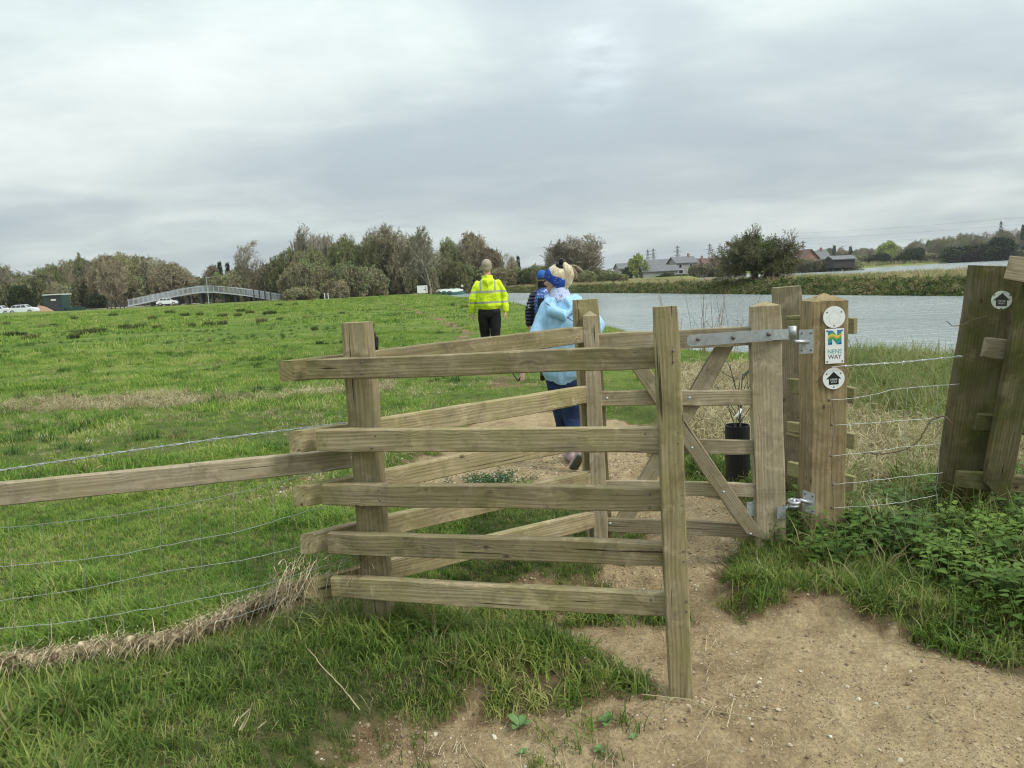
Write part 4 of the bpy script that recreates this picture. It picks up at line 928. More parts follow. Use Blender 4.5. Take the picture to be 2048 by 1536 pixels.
# left wood
lab1 = ['brown bare tree in the wood behind the far car park', 'bare tree with reddish brown buds in the wood behind the far car park', 'olive tinged bare tree in the wood behind the far car park']
R1 = random.Random(5)
for x, yt in [(-60, 520), (-25, 528), (5, 524), (45, 552), (70, 544), (95, 536), (118, 532), (140, 523), (158, 518), (180, 520), (200, 515), (222, 512), (242, 513), (262, 511), (285, 515), (306, 516), (325, 523), (342, 530), (358, 536), (376, 545), (392, 553)]:
    v = R1.randrange(3); tree('oak' if R1.random() < .62 else 'budding', x+R1.uniform(-4, 4), yt+R1.uniform(-2, 2), 205+R1.uniform(-12, 16), lab1[v], G1+f', kind {v+1}' if False else 'trees of the wood behind the far car park', v, wpx=R1.uniform(66, 86))
for x in range(-50, 400, 21): tree('budding', x+R1.uniform(-5, 5), np.interp(x, [-50, 0, 40, 100, 160, 220, 300, 350, 400], [535, 535, 560, 545, 528, 524, 526, 542, 562])+R1.uniform(-4, 4), 222, 'olive brown tree deeper in the wood behind the far car park', 'inner trees of the wood behind the far car park', R1.randrange(3), wpx=74)
for i, x in enumerate(range(-50, 400, 26)):
    tree('thicket', x+R1.uniform(-5, 5), 568+R1.uniform(-8, 8)-x*.02, 196, 'low brown thicket at the foot of the far left wood', 'low thickets under the far left wood', i, wpx=56)
tree('evergreen', 42, 574, 182, 'dark evergreen bush beside the parked white cars', None, wpx=38)
tree('evergreen', 190, 590, 186, 'dark evergreen bush right of the green kiosk', None, wpx=40)
tree('willow', 408, 556, 215, 'small yellow green tree in the gap behind the footbridge', None, wpx=26)
# middle wood
for k, x, yt, r, wp, v, lb in [
    ('budding', 432, 532, 182, 40, 2, 'small dark twiggy tree at the left end of the middle wood'), ('conifer', 447, 526, 182, 13, 0, 'small pointed conifer, left of two at the wood end'), ('conifer', 461, 528, 182, 12, 0, 'small pointed conifer, right of two at the wood end'),
    ('oak', 522, 484, 180, 92, 0, 'big bare spreading tree standing above the wood end over the footbridge'), ('budding', 488, 535, 178, 60, 2, 'reddish brown tree below the big bare tree'), ('budding', 545, 528, 176, 64, 2, 'reddish brown tree right of the big bare tree'),
    ('budding', 580, 503, 172, 78, 0, 'olive tree at the left shoulder of the middle wood'), ('fan', 640, 461, 176, 95, 0, 'pale bare fan shaped tree rising over the middle wood'), ('budding', 630, 500, 158, 82, 1, 'green tinged tree in front of the pale fan shaped tree'),
    ('budding', 695, 478, 158, 84, 0, 'rounded olive green tree left of the wood centre'), ('budding', 742, 482, 156, 78, 1, 'green tree just left of the tallest wood trees'), ('fan', 770, 458, 168, 90, 1, 'tall bare tree behind the centre of the wood'),
    ('oak', 795, 453, 156, 100, 2, 'tallest twiggy tree of the middle wood'), ('oak', 862, 455, 152, 100, 0, 'tall dense rounded tree right of the tallest tree'), ('budding', 838, 470, 160, 80, 1, 'green tree between the two tallest trees of the wood'), ('budding', 905, 482, 188, 70, 0, 'olive tree above the moored boats'),
    ('budding', 948, 468, 188, 72, 2, 'rusty brown tree behind the man in yellow'), ('budding', 985, 498, 185, 54, 2, 'brownish tree right of the man in yellow'), ('oak', 1012, 508, 200, 52, 1, 'low bare tree over the river bend'), ('oak', 1045, 520, 205, 50, 0, 'low grey tree between the walkers'), ('conifer', 1040, 514, 230, 10, 0, 'thin dark conifer poking over the low trees'),
    ('budding', 1078, 530, 205, 54, 1, 'low green tree left of the blue hat'), ('fan', 1155, 474, 150, 118, 1, 'pale bare fan shaped tree behind the woman with the ponytail'), ('oak', 1120, 505, 190, 60, 0, 'small bare tree left of the lone pale tree')]:
    tree(k, x, yt, r, lb, None, v, wp)
for i in range(36):
    x = 440+i*18+R1.uniform(-6, 6); yt = (545 if x > 560 else 560)-(R1.uniform(-6, 22) if x < 960 else -2); 
    if x > 960: yt = 540+(x-960)*.01-R1.uniform(-3, 5)
    r = (176+R1.uniform(-2, 6)) if x < 575 or 850 < x < 930 else 150+R1.uniform(-4, 10) if x < 930 else 172
    tree('thicket', x, yt, r, 'brown thicket bush along the foot of the middle wood', 'thicket bushes along the foot of the middle wood', R1.randrange(3), wpx=R1.uniform(50, 72))
for i in range(14):
    x = 590+i*26; tree('budding', x+R1.uniform(-8, 8), 510+R1.uniform(-14, 16)+abs(x-800)*.03, 163+R1.uniform(-3, 12), 'olive tree filling the middle wood', 'inner trees of the middle wood', R1.randrange(3), wpx=80)
tree('thicket', 603, 575, 146, 'dark rounded thicket where the wood meets the meadow, left', None, 1, 66); tree('thicket', 672, 560, 147, 'grey rounded bush beside the small white gate at the wood edge', None, 0, 60)
for i, x in enumerate(range(1085, 1250, 13)):
    tree('thicket', x, 538+max(0, x-1190)*.25+R1.uniform(-5, 6), 140+R1.uniform(0, 12), 'brown bush under the lone pale bare tree across the river', 'bushes under the lone pale tree across the river', R1.randrange(3), wpx=40)
# behind the reeds
for x, yt, k, wp, lb in [(1282, 510, 'willow', 44, 'yellow green willow beside the grey roofed houses'), (1255, 535, 'evergreen', 26, 'dark bush left of the yellow green willow'), (1330, 545, 'thicket', 40, 'brown scrub in front of the long grey roof'), (1360, 548, 'thicket', 36, 'reddish scrub in front of the two storey house'),
                   (1400, 528, 'thicket', 44, 'dense scrub right of the two storey house'), (1435, 531, 'thicket', 40, 'dense scrub left of the hawthorn, right clump'), (1470, 534, 'thicket', 40, 'dense scrub behind the left side of the hawthorn'), (1560, 528, 'thicket', 50, 'scrub behind the right side of the hawthorn'),
                   (1600, 520, 'thicket', 50, 'scrub in front of the brick house'), (1690, 516, 'thicket', 60, 'scrub beside the dark shed'), (1625, 520, 'thicket', 40, 'scrub between brick house and shed'), (1650, 521, 'thicket', 40, 'scrub left of the dark shed')]:
    tree(k, x, yt, 290, lb, None, R1.randrange(3), wp)
tree('willow', 1772, 485, 520, 'yellow green tree in front of the hillside wood', None, 0, 42)
tree('evergreen', 1990, 478, 500, 'large dark rounded bush under the right pylon', None, 0, 60); tree('evergreen', 1925, 494, 510, 'dark bush left of the large rounded bush', None, 0, 60); tree('evergreen', 1820, 498, 520, 'dark rounded bush right of the yellow green tree', None, 0, 40)
tree('evergreen', 1760, 508, 515, 'small dark bush below the yellow green tree', None, 0, 28); tree('evergreen', 1955, 492, 512, 'dark bush between two larger bushes under the hill', None, 0, 50)
for i, x in enumerate(range(1690, 2060, 24)): tree('thicket', x, 512-(x-1690)*.028, 530, 'distant hedge bush along the field edge under the hill', 'distant hedge bushes under the hill', i, wpx=34)
for row, (r, dy_) in enumerate(((700, 0), (760, -6), (820, -11))):
    for i in range(36):
        x = 1590+row*7+i*14+R1.uniform(-4, 4); yt = np.interp(x, [1590, 1640, 1700, 1740, 1800, 1850, 1900, 1960, 2000, 2040, 2120], [520, 500, 497, 492, 490, 480, 472, 472, 460, 466, 458])+dy_*.3+8-row*3+R1.uniform(-5, 6)
        tree('oak' if R1.random() < .7 else 'budding', x, yt, r, 'grey bare tree in the wood on the far hillside', 'grey trees of the far hillside wood', R1.randrange(3), wpx=R1.uniform(16, 26))
for x, yt in [(1780, 483), (1668, 492), (1700, 494), (2040, 452)]: tree('conifer', x, yt, 700, 'dark conifer standing above the hillside wood', 'dark conifers above the hillside wood', 0, 8)
for i, x in enumerate(range(1226, 1600, 17)):
    tree('oak', x, np.interp(x, [1226, 1300, 1400, 1500, 1600], [540, 532, 528, 524, 515])+R1.uniform(-4, 4), 640, 'grey distant tree on the skyline behind the houses', 'grey distant skyline trees behind the houses', R1.randrange(3), wpx=26)

def grp(g): return [o for o in bpy.data.objects if o.get('group') == g and o.parent is None]
rank(grp('trees of the wood behind the far car park'), 'bare tree in front of the far left wood, {} from the left')
rank(grp('inner trees of the wood behind the far car park'), 'olive brown tree in the back row of the far left wood, {} from the left')
rank(grp('low thickets under the far left wood'), 'low brown thicket at the foot of the far left wood, {} from the left')
rank(grp('thicket bushes along the foot of the middle wood'), 'brown thicket bush at the foot of the middle wood, {} from the left')
rank(grp('inner trees of the middle wood'), 'olive tree inside the middle wood, {} from the left')
rank(grp('bushes under the lone pale tree across the river'), 'brown bush under the lone pale bare tree, {} from the left')
rank(grp('grey distant skyline trees behind the houses'), 'grey skyline tree behind the houses, {} from the left')
rank(grp('distant hedge bushes under the hill'), 'distant hedge bush under the hill, {} from the left')
# the lone hawthorn on the far bank
segs = grow(900, L0=2.0, r0=.26, nseg=(4, 5, 4, 3, 2, 1), kids=(3, 2, 2, 2, 1, 0), ang=(.75, .6, .65, .7, .8, .8), ratio=(1.15, .62, .58, .55, .5, .5), up=(.02, .03, .015, .0, 0, 0), jit=.24, stems=3, spread=.7, base_free=.35, maxlev=5)
HX, HY = (ray(1518, 560)[:2]/np.hypot(*ray(1518, 560)[:2]))*76; HZ = hz1(HX, HY); Hh = at(1518, 444, HY)[2]-HZ
B_HAW = bark('hawthorn_twigs', (.13, .125, .07)); tm = segs_mesh('trunk', segs, .02, (0, 1), seed=1); tm.materials.append(B_DARK)
cen = Vector((0, 0, max(s[1].z for s in segs)*.45)); Hmax = max(s[1].z for s in segs); inner = [s for s in segs if s[4] >= 3 and (s[1]-cen).length < Hmax*.42 and s[1].z > Hmax*.2]
cm = segs_mesh('crown', segs, .011, (2, 3, 4, 5), 0, .1, 2); cm.materials.append(B_HAW)
fm = segs_mesh('foliage', [(a, b, c, d, 9) for a, b, c, d, e in inner], .005, (99,), 0, .1, 3) if False else None
rgl = np.random.default_rng(4); nl = 27000; pk = rgl.integers(0, len(inner), nl); a = np.array([inner[i][0] for i in pk]); b = np.array([inner[i][1] for i in pk]); c = a+(b-a)*rgl.random((nl, 1))+rgl.normal(0, .10, (nl, 3))
u = rgl.normal(size=(nl, 3)); u /= np.linalg.norm(u, axis=1)[:, None]; q = np.cross(u, rgl.normal(size=(nl, 3))); q /= np.linalg.norm(q, axis=1)[:, None]; s_ = .10*(.5+rgl.random((nl, 1)))
fm = mesh_np('foliage', np.stack([c-u*s_*.5, c+q*s_*.35, c+u*s_*.5, c-q*s_*.35], 1).reshape(-1, 3), np.arange(nl*4).reshape(-1, 4)); fm.materials.append(L_HAW)
e = empty('hawthorn_tree', (HX, HY, HZ-.1), 'lone dark hawthorn with twisted outer twigs on the far river bank', 'tree', None, 1.1)
Wd = np.percentile([math.hypot(s[1].x, s[1].y) for s in segs], 97)*2; e.scale = ((176/FPX*76)/Wd,)*2+(Hh/Hmax,)
for n_, me in (('trunk', tm), ('crown', cm), ('foliage', fm)):
    o = bpy.data.objects.new(n_, me); COL.objects.link(o); o.parent = e
    if n_ == 'foliage': o['kind'] = 'stuff'

# ------------------------------------------------------------------ far buildings and works
M_ROOF = plain('grey_slate_roof', (.15, .155, .16), .7, .3, .15, .8); M_ROOFB = plain('brown_tile_roof', (.14, .09, .075), .8); M_BRICK = plain('red_brick', (.27, .16, .12), .9, .1, .25, 1.5); M_PALEW = plain('grey_boarded_wall', (.30, .29, .28), .8); M_DARKW = plain('dark_shed_wall', (.05, .045, .042), .8)
M_GLASS = plain('dark_window_glass', (.03, .035, .04), .15, .6); M_DGREEN = plain('dark_green_steel', (.022, .06, .048), .6, .4); M_DSTEEL = plain('dark_steel', (.05, .055, .06), .6); M_LSTEEL = plain('pale_steel', (.42, .45, .47), .5, .4); M_TRIM = plain('white_paint', (.75, .76, .75), .5)
M_TYRE = plain('tyre_rubber', (.02, .02, .02), .8); M_CARW = plain('white_car_paint', (.72, .74, .76), .25, .5, .03)
def place(xp, r):
    d = ray(xp, 600); d = d[:2]/np.hypot(*d[:2]); x, y = d*r; return float(x), float(y), hz1(x, y)
def house(xp, r, ybase, w, d, he, hr, yaw, wall, roof, wins, label, chim=True):
    x, y, _ = place(xp, r); z = at(xp, ybase, y)[2]; e = empty('house', (x, y, z), label, 'house', None, yaw); zl = Vector((0, 0, 0))
    def B(mb, nm, mat, par=e):
        o = mb.build(nm, mat, None); o.parent = par; return o
    m1 = MB().box((0, 0, he/2-.6), (w, d, he+1.2)); m1.add([(-w/2, -d/2, he), (-w/2, d/2, he), (-w/2, 0, hr), (w/2, -d/2, he), (w/2, d/2, he), (w/2, 0, hr)], [(0, 1, 2), (3, 5, 4)]); B(m1, 'wall', wall)
    o_ = .5; sl_ = (hr-he)/(d/2)
    m2 = MB(); 
    for s in (-1, 1):
        y0 = s*(d/2+o_); z0 = he-o_*sl_
        m2.add([(-w/2-o_, y0, z0), (w/2+o_, y0, z0), (w/2+o_, 0, hr), (-w/2-o_, 0, hr), (-w/2-o_, y0, z0+.25), (w/2+o_, y0, z0+.25), (w/2+o_, 0, hr+.25), (-w/2-o_, 0, hr+.25)], [(0, 1, 2, 3), (7, 6, 5, 4), (0, 4, 5, 1), (1, 5, 6, 2), (2, 6, 7, 3), (3, 7, 4, 0)])
    ro = B(m2, 'roof', roof)
    if chim: B(MB().box((w*.3, 0, hr+.5), (.7, .7, 1.6)), 'chimney', M_BRICK, ro)
    for (wx, wz, ww, wh) in wins:
        f = B(MB().box((wx, -d/2-.02, wz), (ww+.3, .1, wh+.3)), 'window', M_TRIM); B(MB().box((wx, -d/2-.08, wz), (ww, .06, wh)), 'pane', M_GLASS, f)
    return e
house(1366, 300, 548, 8.5, 7, 4.2, 6.3, .25, M_PALEW, M_ROOF, [(-2.6, 3.0, 1.1, 1.3), (1.8, 3.0, 1.1, 1.3), (-2.4, .9, 1.6, 1.3), (1.6, .9, 2.4, 1.3)], 'two storey grey boarded house with a pale slate roof')
house(1322, 305, 549, 12, 6, 2.9, 5.6, .35, M_DARKW, M_ROOF, [(-3, 1.6, 1.2, 1)], 'long house with mottled slate roof left of the two storey house', False)
house(1318, 292, 552, 13, 5, 1.9, 3.6, .12, M_PALEW, M_ROOF, [], 'low long outbuilding with grey roof in front of the mottled roof', False)
house(1250, 310, 552, 6, 6, 3.0, 4.8, .2, M_PALEW, M_ROOF, [(-1.2, 2, 1, 1)], 'small grey roofed house left of the willow', False)
for i, (x, w_, lb) in enumerate([(1398, 5, 'distant brick house with dark roof, left of the row'), (1418, 6, 'distant brick house with dark roof, middle of the row'), (1440, 5, 'distant brick house with dark roof, right of the row beside the hawthorn')]): house(x, 330, 540, w_, 5, 2.6, 4.5, .1, M_BRICK, M_ROOFB, [(0, 1.5, 1, 1)], lb)
house(1606, 300, 534, 7.5, 7, 3.0, 6.0, -1.2, M_BRICK, M_ROOFB, [(0, 3.2, 1, 1.2), (-2, 1.2, 1, 1)], 'red brick gabled house right of the hawthorn', False)
house(1628, 305, 534, 9, 6, 2.9, 5.6, .15, M_BRICK, M_ROOF, [(-2, 1.7, 1.8, 1.2), (1.6, 1.7, 1, 1.2)], 'brick house with white trimmed windows and grey roof', True)
house(1680, 285, 528, 7.5, 5, 1.6, 2.6, .1, M_DARKW, M_ROOF, [], 'long dark boarded shed with a shallow grey roof', False)

def pylon(xp, ytop, ybase, r, label):
    x, y, _ = place(xp, r); zb = at(xp, ybase, y)[2]-3; H_ = at(xp, ytop, y)[2]-zb; e = empty('pylon', (x, y, zb), label, 'pylon', None, .5); t_ = max(.16, .00028*r)
    lev = [0, .22, .42, .58, .70, .80, .90, 1.0]; hw = lambda u: (.085*(1-u)**1.2+.012)*H_
    m_ = MB()
    for sx, sy in ((1, 1), (1, -1), (-1, 1), (-1, -1)):
        for a, b in zip(lev[:-1], lev[1:]): m_.bar((sx*hw(a), sy*hw(a), a*H_), (sx*hw(b), sy*hw(b), b*H_), t_)
    o = m_.build('tower_frame', M_DSTEEL); o.parent = e; o['kind'] = 'stuff'
    m_ = MB()
    for a, b in zip(lev[:-1], lev[1:]):
        for s in (1, -1):
            m_.bar((-hw(a), s*hw(a), a*H_), (hw(b), s*hw(b), b*H_), t_*.6); m_.bar((hw(a), s*hw(a), a*H_), (-hw(b), s*hw(b), b*H_), t_*.6)
    o = m_.build('lattice', M_DSTEEL); o.parent = e; o['kind'] = 'stuff'
    for u, L_ in ((.66, .15), (.79, .19), (.92, .13)):
        m_ = MB().bar((-L_*H_, 0, u*H_), (L_*H_, 0, u*H_), t_*1.1).bar((-L_*H_, 0, u*H_), (0, 0, (u+.045)*H_), t_*.7).bar((L_*H_, 0, u*H_), (0, 0, (u+.045)*H_), t_*.7); o = m_.build('cross_arm', M_DSTEEL); o.parent = e
    return e
pylon(1298, 499, 545, 1300, 'faint small pylon behind the willow, left of the row'); pylon(1309, 497, 545, 1350, 'faint narrow pylon just right of the willow'); pylon(1357, 491, 545, 1200, 'faint pylon above the two storey house'); pylon(1421, 487, 540, 1150, 'faint pylon at the left edge of the hawthorn'); pylon(1606, 482, 530, 1250, 'faint pylon right of the hawthorn above the brick house'); pylon(1997, 443, 508, 780, 'larger pylon rising from the hillside wood at the right')
for i, (a, b, lb) in enumerate([((1590, 467), (2200, 418), 'highest thin power cable crossing the pale sky at the right'), ((1590, 478), (2200, 433), 'second thin power cable, below the highest at the right'), ((1590, 489), (2200, 449), 'third thin power cable at the right'), ((1600, 495), (1997, 462), 'lowest thin power cable reaching the right pylon')]):
    pts = []
    for u in np.linspace(0, 1, 25):
        px = a[0]+(b[0]-a[0])*u; py = a[1]+(b[1]-a[1])*u+5*4*u*(1-u); pts.append(at(px, py, 1150-480*u))
    o = MB().tube(pts, .055, 4).build('power_cable', M_DSTEEL); tag(o, lb, 'cable')
for i, y_ in enumerate((502, 510, 518)):
    pts = [at(1300+130*u, y_-8*u+6*4*(u*2 % 1)*(1-(u*2 % 1)), 1250) for u in np.linspace(0, .999, 24)]
    o = MB().tube(pts, .07, 3).build('power_cable', M_DSTEEL); tag(o, ['upper', 'middle', 'lower'][i]+' faint power cable strung between the pylons behind the houses', 'cable')

# footbridge ramp on the left
BY = 162
def bp(px, py, dy=0): q = at(px, py, BY+dy); return Vector(q)
deck = [(256, 611), (285, 605), (318, 598), (352, 591), (380, 586), (405, 583), (430, 583), (462, 586), (495, 590), (520, 594), (560, 600)]
br = empty('footbridge', bp(400, 607), 'long grey steel footbridge rising over the far side of the meadow', 'footbridge')
for s, dy in ((0, 0), (1, 2.2)):
    for a, b in zip(deck[:-1], deck[1:]): pass
m_ = MB()
for a, b in zip(deck[:-1], deck[1:]):
    A0, A1, B0, B1 = bp(*a), bp(*a, 2.2), bp(*b), bp(*b, 2.2); A1.z = A0.z; B1.z = B0.z
    v = [A0, B0, B1, A1]; m_.add([p-Vector((0, 0, .28)) for p in v]+v, [(3, 2, 1, 0), (4, 5, 6, 7), (0, 1, 5, 4), (1, 2, 6, 5), (2, 3, 7, 6), (3, 0, 4, 7)])
m_.build('deck', M_LSTEEL, br)
def dz(px): return float(np.interp(px, [d[0] for d in deck], [bp(*d).z for d in deck]))
for dy, nm in ((0, 'near'), (2.2, 'far')):
    pts = [Vector((bp(*d).x, BY+dy, bp(*d).z+1.15)) for d in deck]; MB().tube(pts, .05, 5).build('handrail', M_LSTEEL, br)
    m_ = MB()
    for k in range(210):
        px = 256+304*k/209; q = bp(px, 600); m_.bar((q.x, BY+dy, dz(px)), (q.x, BY+dy, dz(px)+1.12), .035 if k % 7 else .09)
    o = m_.build('baluster_row', M_LSTEEL, br); o['kind'] = 'stuff'
for px in (300, 312, 330, 352, 373, 401, 424, 447, 470, 497):
    q = bp(px, 600); m_ = MB(); m_.box((q.x, BY+1.1, (dz(px)-.28)/2-.2), (.32, 1.6, max(dz(px)-.1, .3))); m_.build('pier', M_DSTEEL, br)
for px in (512, 523, 534, 545): 
    q = bp(px, 600); o = MB().box((q.x, BY-1, 1.1), (.22, .22, 3.0)).build('timber_post', M_DSTEEL); tag(o, 'dark post beside the right end of the footbridge', 'post', 'dark posts at the right end of the footbridge')
x, y, z = place(417, 158); e = empty('lamp_post', (x, y, z), 'thin pale lamp post in front of the footbridge crest', 'lamp post'); MB().tube([(x, y, z-.2), (x, y, z+5)], [.08, .05], 8).build('pole', M_LSTEEL, e); MB().box((x+.3, y, z+5.0), (.8, .25, .12)).build('lamp_head', M_LSTEEL, e)
# pale hard standing behind
v = []; 
for px, r0_, r1_ in [(-200, 176, 192), (60, 178, 192), (200, 176, 196), (330, 176, 200), (460, 178, 200), (520, 180, 196)]:
    for r_ in (r0_, r1_):
        x, y, z = place(px, r_); v.append((x, y, z+.10))
o = link('car_park', mesh_np('car_park', v, [(2*i, 2*i+2, 2*i+3, 2*i+1) for i in range(5)]), plain('pale_gravel', (.40, .36, .29), .95)); tag(o, kind='structure')

def car(xp, r, yaw, label, group=None, L_=4.3):
    x, y, z = place(xp, r); z += .10; e = empty('parked_car', (x, y, z), label, 'car', group, yaw)
    def B(me_mb, nm, mat, par=e, sm=False):
        o = me_mb.build(nm, mat, None, sm); o.parent = par; return o
    prof = [(-.5, .35), (-.5, .72), (-.43, .92), (-.36, .98), (-.30, 1.40), (-.20, 1.50), (.08, 1.50), (.14, 1.46), (.25, 1.02), (.40, .92), (.48, .78), (.5, .62), (.5, .32)]
    m_ = MB(); n = len(prof); v = []
    for yy, ins in ((-.86, 0), (-.80, 1), (.80, 1), (.86, 0)):
        for a, b in prof: v.append((a*L_, yy if not ins or b < 1.0 else yy*.86, b))
    # two side skins and a bridged hull
    V = []; 
    for yy in (-1, 1):
        for a, b in prof: V.append((a*L_, yy*(.87 if b < 1.0 else .87-.22*(b-1.0)/.5), b))
    F = [tuple(range(n)), tuple(range(n, 2*n))[::-1]]+[(i, i+n, (i+1) % n+n, (i+1) % n) for i in range(n)]
    body = B(MB().add(V, F), 'body', M_CARW)
    for s in (-1, 1):
        for a0, a1, t0, t1 in ((-.33, -.17, -.285, -.17), (-.155, .0, -.155, .0), (.015, .21, .015, .13)):
            yb = lambda b: s*(.875-.22*(b-1.0)/.5+.004)
            B(MB().add([(a0*L_, yb(1.03), 1.03), (a1*L_, yb(1.03), 1.03), (t1*L_, yb(1.42), 1.42), (t0*L_, yb(1.42), 1.42)], [(0, 1, 2, 3)]), 'window', M_GLASS)
    B(MB().add([(.243*L_, -.74, 1.06), (.243*L_, .74, 1.06), (.156*L_, .64, 1.43), (.156*L_, -.64, 1.43)], [(0, 1, 2, 3)]), 'windscreen', M_GLASS)
    for a in (-.31, .31):
        for s in (-1, 1):
            w_ = B(MB().disc((a*L_, s*.80, .33), (0, 1, 0), .33, .2, 20), 'wheel', M_TYRE, e, True); B(MB().disc((a*L_, s*.905, .33), (0, 1, 0), .2, .02, 16), 'rim', M_LSTEEL, w_)
    for s in (-1, 1): B(MB().box((.492*L_, s*.6, .68), (.05, .36, .16)), 'headlight', M_TRIM); B(MB().box((-.497*L_, s*.66, .8), (.03, .25, .2)), 'tail_light', plain('red_lens', (.4, .02, .02), .3))
    return e
car(44, 150, .12, 'white parked car, nearer the dark evergreen bush at the far left', 'white cars parked beyond the meadow'); car(-4, 152, .1, 'white parked car cut by the left edge of the view', 'white cars parked beyond the meadow'); car(334, 172, .3, 'white parked car under the rising ramp of the footbridge', 'white cars parked beyond the meadow', 4.0)
# green kiosk
x, y, z = place(115, 172); e = empty('green_kiosk', (x, y, z), 'dark green steel kiosk with a flat pale edged roof at the far car park', 'kiosk')
MB().box((x+.1, y, z+1.9), (2.9, 3, 2.6)).build('cabin', M_DSTEEL, e); MB().box((x, y, z+3.3), (3.7, 3.4, .16)).build('roof', M_TRIM, e)
for sx in (-1.7, 1.7): MB().box((x+sx, y-1.6, z+1.55), (.22, .22, 3.4)).build('post', M_DGREEN, e)
MB().box((x+1.65, y-.2, z+1.9), (.25, 2.6, 2.6)).build('side_panel', M_DGREEN, e); MB().box((x+.1, y-1.55, z+2.3), (.9, .06, .3)).build('notice', M_TRIM, e); MB().box((x, y-1.3, z+.4), (3.4, 1.2, .6)).build('plinth', M_DSTEEL, e)
o = MB().box((x+3.5, y-.5, z+.45), (3.2, 1.2, .6)).build('steel_trough', M_DGREEN); tag(o, 'low dark green trough beside the kiosk', 'trough')
# heap of earth
rg = np.random.default_rng(3); x, y, z = place(80, 170); v = []; f = []
for j in range(7):
    for i in range(16):
        a = 6.283*i/16; rr = (1-j/6)**.8; v.append((x+math.cos(a)*2.2*rr*(1+.2*rg.random()), y+math.sin(a)*1.6*rr*(1+.2*rg.random()), z-.1+1.35*(j/6)**.8+.12*rg.random()))
for j in range(6):
    for i in range(16): f.append((j*16+i, j*16+(i+1) % 16, (j+1)*16+(i+1) % 16, (j+1)*16+i))
tag(link('earth_heap', mesh_np('earth_heap', v, f, True), plain('red_earth', (.32, .20, .13), .95)), 'heap of reddish earth between the cars and the kiosk', 'heap')
# small far fence
xs_ = [place(p_, 170) for p_ in (213, 221, 229, 239, 247)]; e = empty('small_timber_fence', xs_[0], 'short dark post and rail fence at the foot of the footbridge ramp', 'fence')
for q in xs_: MB().box((q[0], q[1], q[2]+.55), (.16, .16, 1.3)).build('post', M_DSTEEL, e)
for hh in (.5, .95): MB().bar((xs_[0][0], xs_[0][1], xs_[0][2]+hh), (xs_[-1][0], xs_[-1][1], xs_[-1][2]+hh), .07).build('rail', M_DSTEEL, e)
# white board by the river
x, y, z = place(846, 132); e = empty('notice_board', (x, y, z), 'white notice board with a dark and red mark beside the boats', 'sign'); zt = at(846, 571, y)[2]; zb = at(846, 586, y)[2]
MB().box((x, y, (zt+zb)/2), (1.75, .05, zt-zb)).build('board', M_TRIM, e)
for s in (-.7, .7): MB().box((x+s, y+.06, z+.7), (.09, .07, 1.5)).build('post', M_DSTEEL, e)
M_REDP = plain('dark_red_print', (.25, .05, .05), .6); MB().box((x+.62, y-.03, (zt+zb)/2), (.12, .004, .85)).build('mark', M_REDP, e); MB().box((x+.46, y-.031, (zt+zb)/2-.05), (.42, .004, .12)).build('mark', M_DSTEEL, e)
# moored boats
M_BOATG = plain('sea_green_paint', (.06, .20, .16), .4, .5); M_COVER = plain('pale_boat_cover', (.50, .56, .50), .6)
def boat(xp, r, label):
    d = ray(xp, 600); d = d[:2]/np.hypot(*d[:2]); x, y = d*r; e = empty('moored_boat', (x, y, WATER), label, 'boat', 'covered boats moored beyond the notice board', .9)
    L_, W_ = 4.2, 1.6; V = []; F = []
    for i in range(9):
        u = i/8; wd = W_/2*(math.sin(math.pi*min(u*.62+.30, 1))**.6 if u < 1 else .02)*(1 if u < .75 else max(.04, 1-((u-.75)/.25)**2)); sh = .55+.25*u*u
        for a, b in ((-1, sh), (-.75, .05), (0, -.15), (.75, .05), (1, sh)): V.append((-L_/2+u*L_, a*wd, b))
    for i in range(8):
        for k in range(4): F.append((i*5+k, (i+1)*5+k, (i+1)*5+k+1, i*5+k+1))
    F += [(0, 1, 2, 3, 4)]; o = link('hull', mesh_np('hull', V, F, True), M_BOATG); o.parent = e
    V = []; F = []
    for i in range(9):
        u = i/8; wd = W_/2*(math.sin(math.pi*min(u*.62+.30, 1))**.6 if u < 1 else .02)*(1 if u < .75 else max(.04, 1-((u-.75)/.25)**2)); sh = .56+.25*u*u
        for k in range(7):
            a = math.pi*k/6; V.append((-L_/2+u*L_, math.cos(a)*wd*1.02, sh+math.sin(a)*.62*math.sin(math.pi*(.15+.8*u))))
    for i in range(8):
        for k in range(6): F.append((i*7+k, i*7+k+1, (i+1)*7+k+1, (i+1)*7+k))
    F.append(tuple(range(7))); o = link('cover', mesh_np('cover', V, F, True), M_COVER); o.parent = e
names = ['leftmost', 'second', 'third', 'fourth', 'fifth', 'rightmost']
for i, px in enumerate((862, 872, 882, 892, 903, 914)): boat(px, 168-i*2.4, f'green boat under a pale cover, {names[i]} of the moored row')
x, y, z = place(926, 160); e = empty('marker_post', (x, y, WATER), 'red marker post with a white top in the river beside the boats', 'marker post'); MB().box((x, y, WATER+.25), (1.2, .9, .5)).build('float', M_BOATG, e); MB().tube([(x, y, WATER), (x, y, .9)], .09, 8).build('pole', M_REDP, e); MB().box((x, y, 1.1), (.4, .4, .4)).build('top_mark', M_TRIM, e)
for px, lb in ((650, 'left'), (657, 'right')):
    x, y, z = place(px, 143); tag(MB().box((x, y, z+.5), (.12, .12, 1.1)).build('gate_post', M_TRIM), f'short white post at the wood edge, {lb} of the pair', 'post')

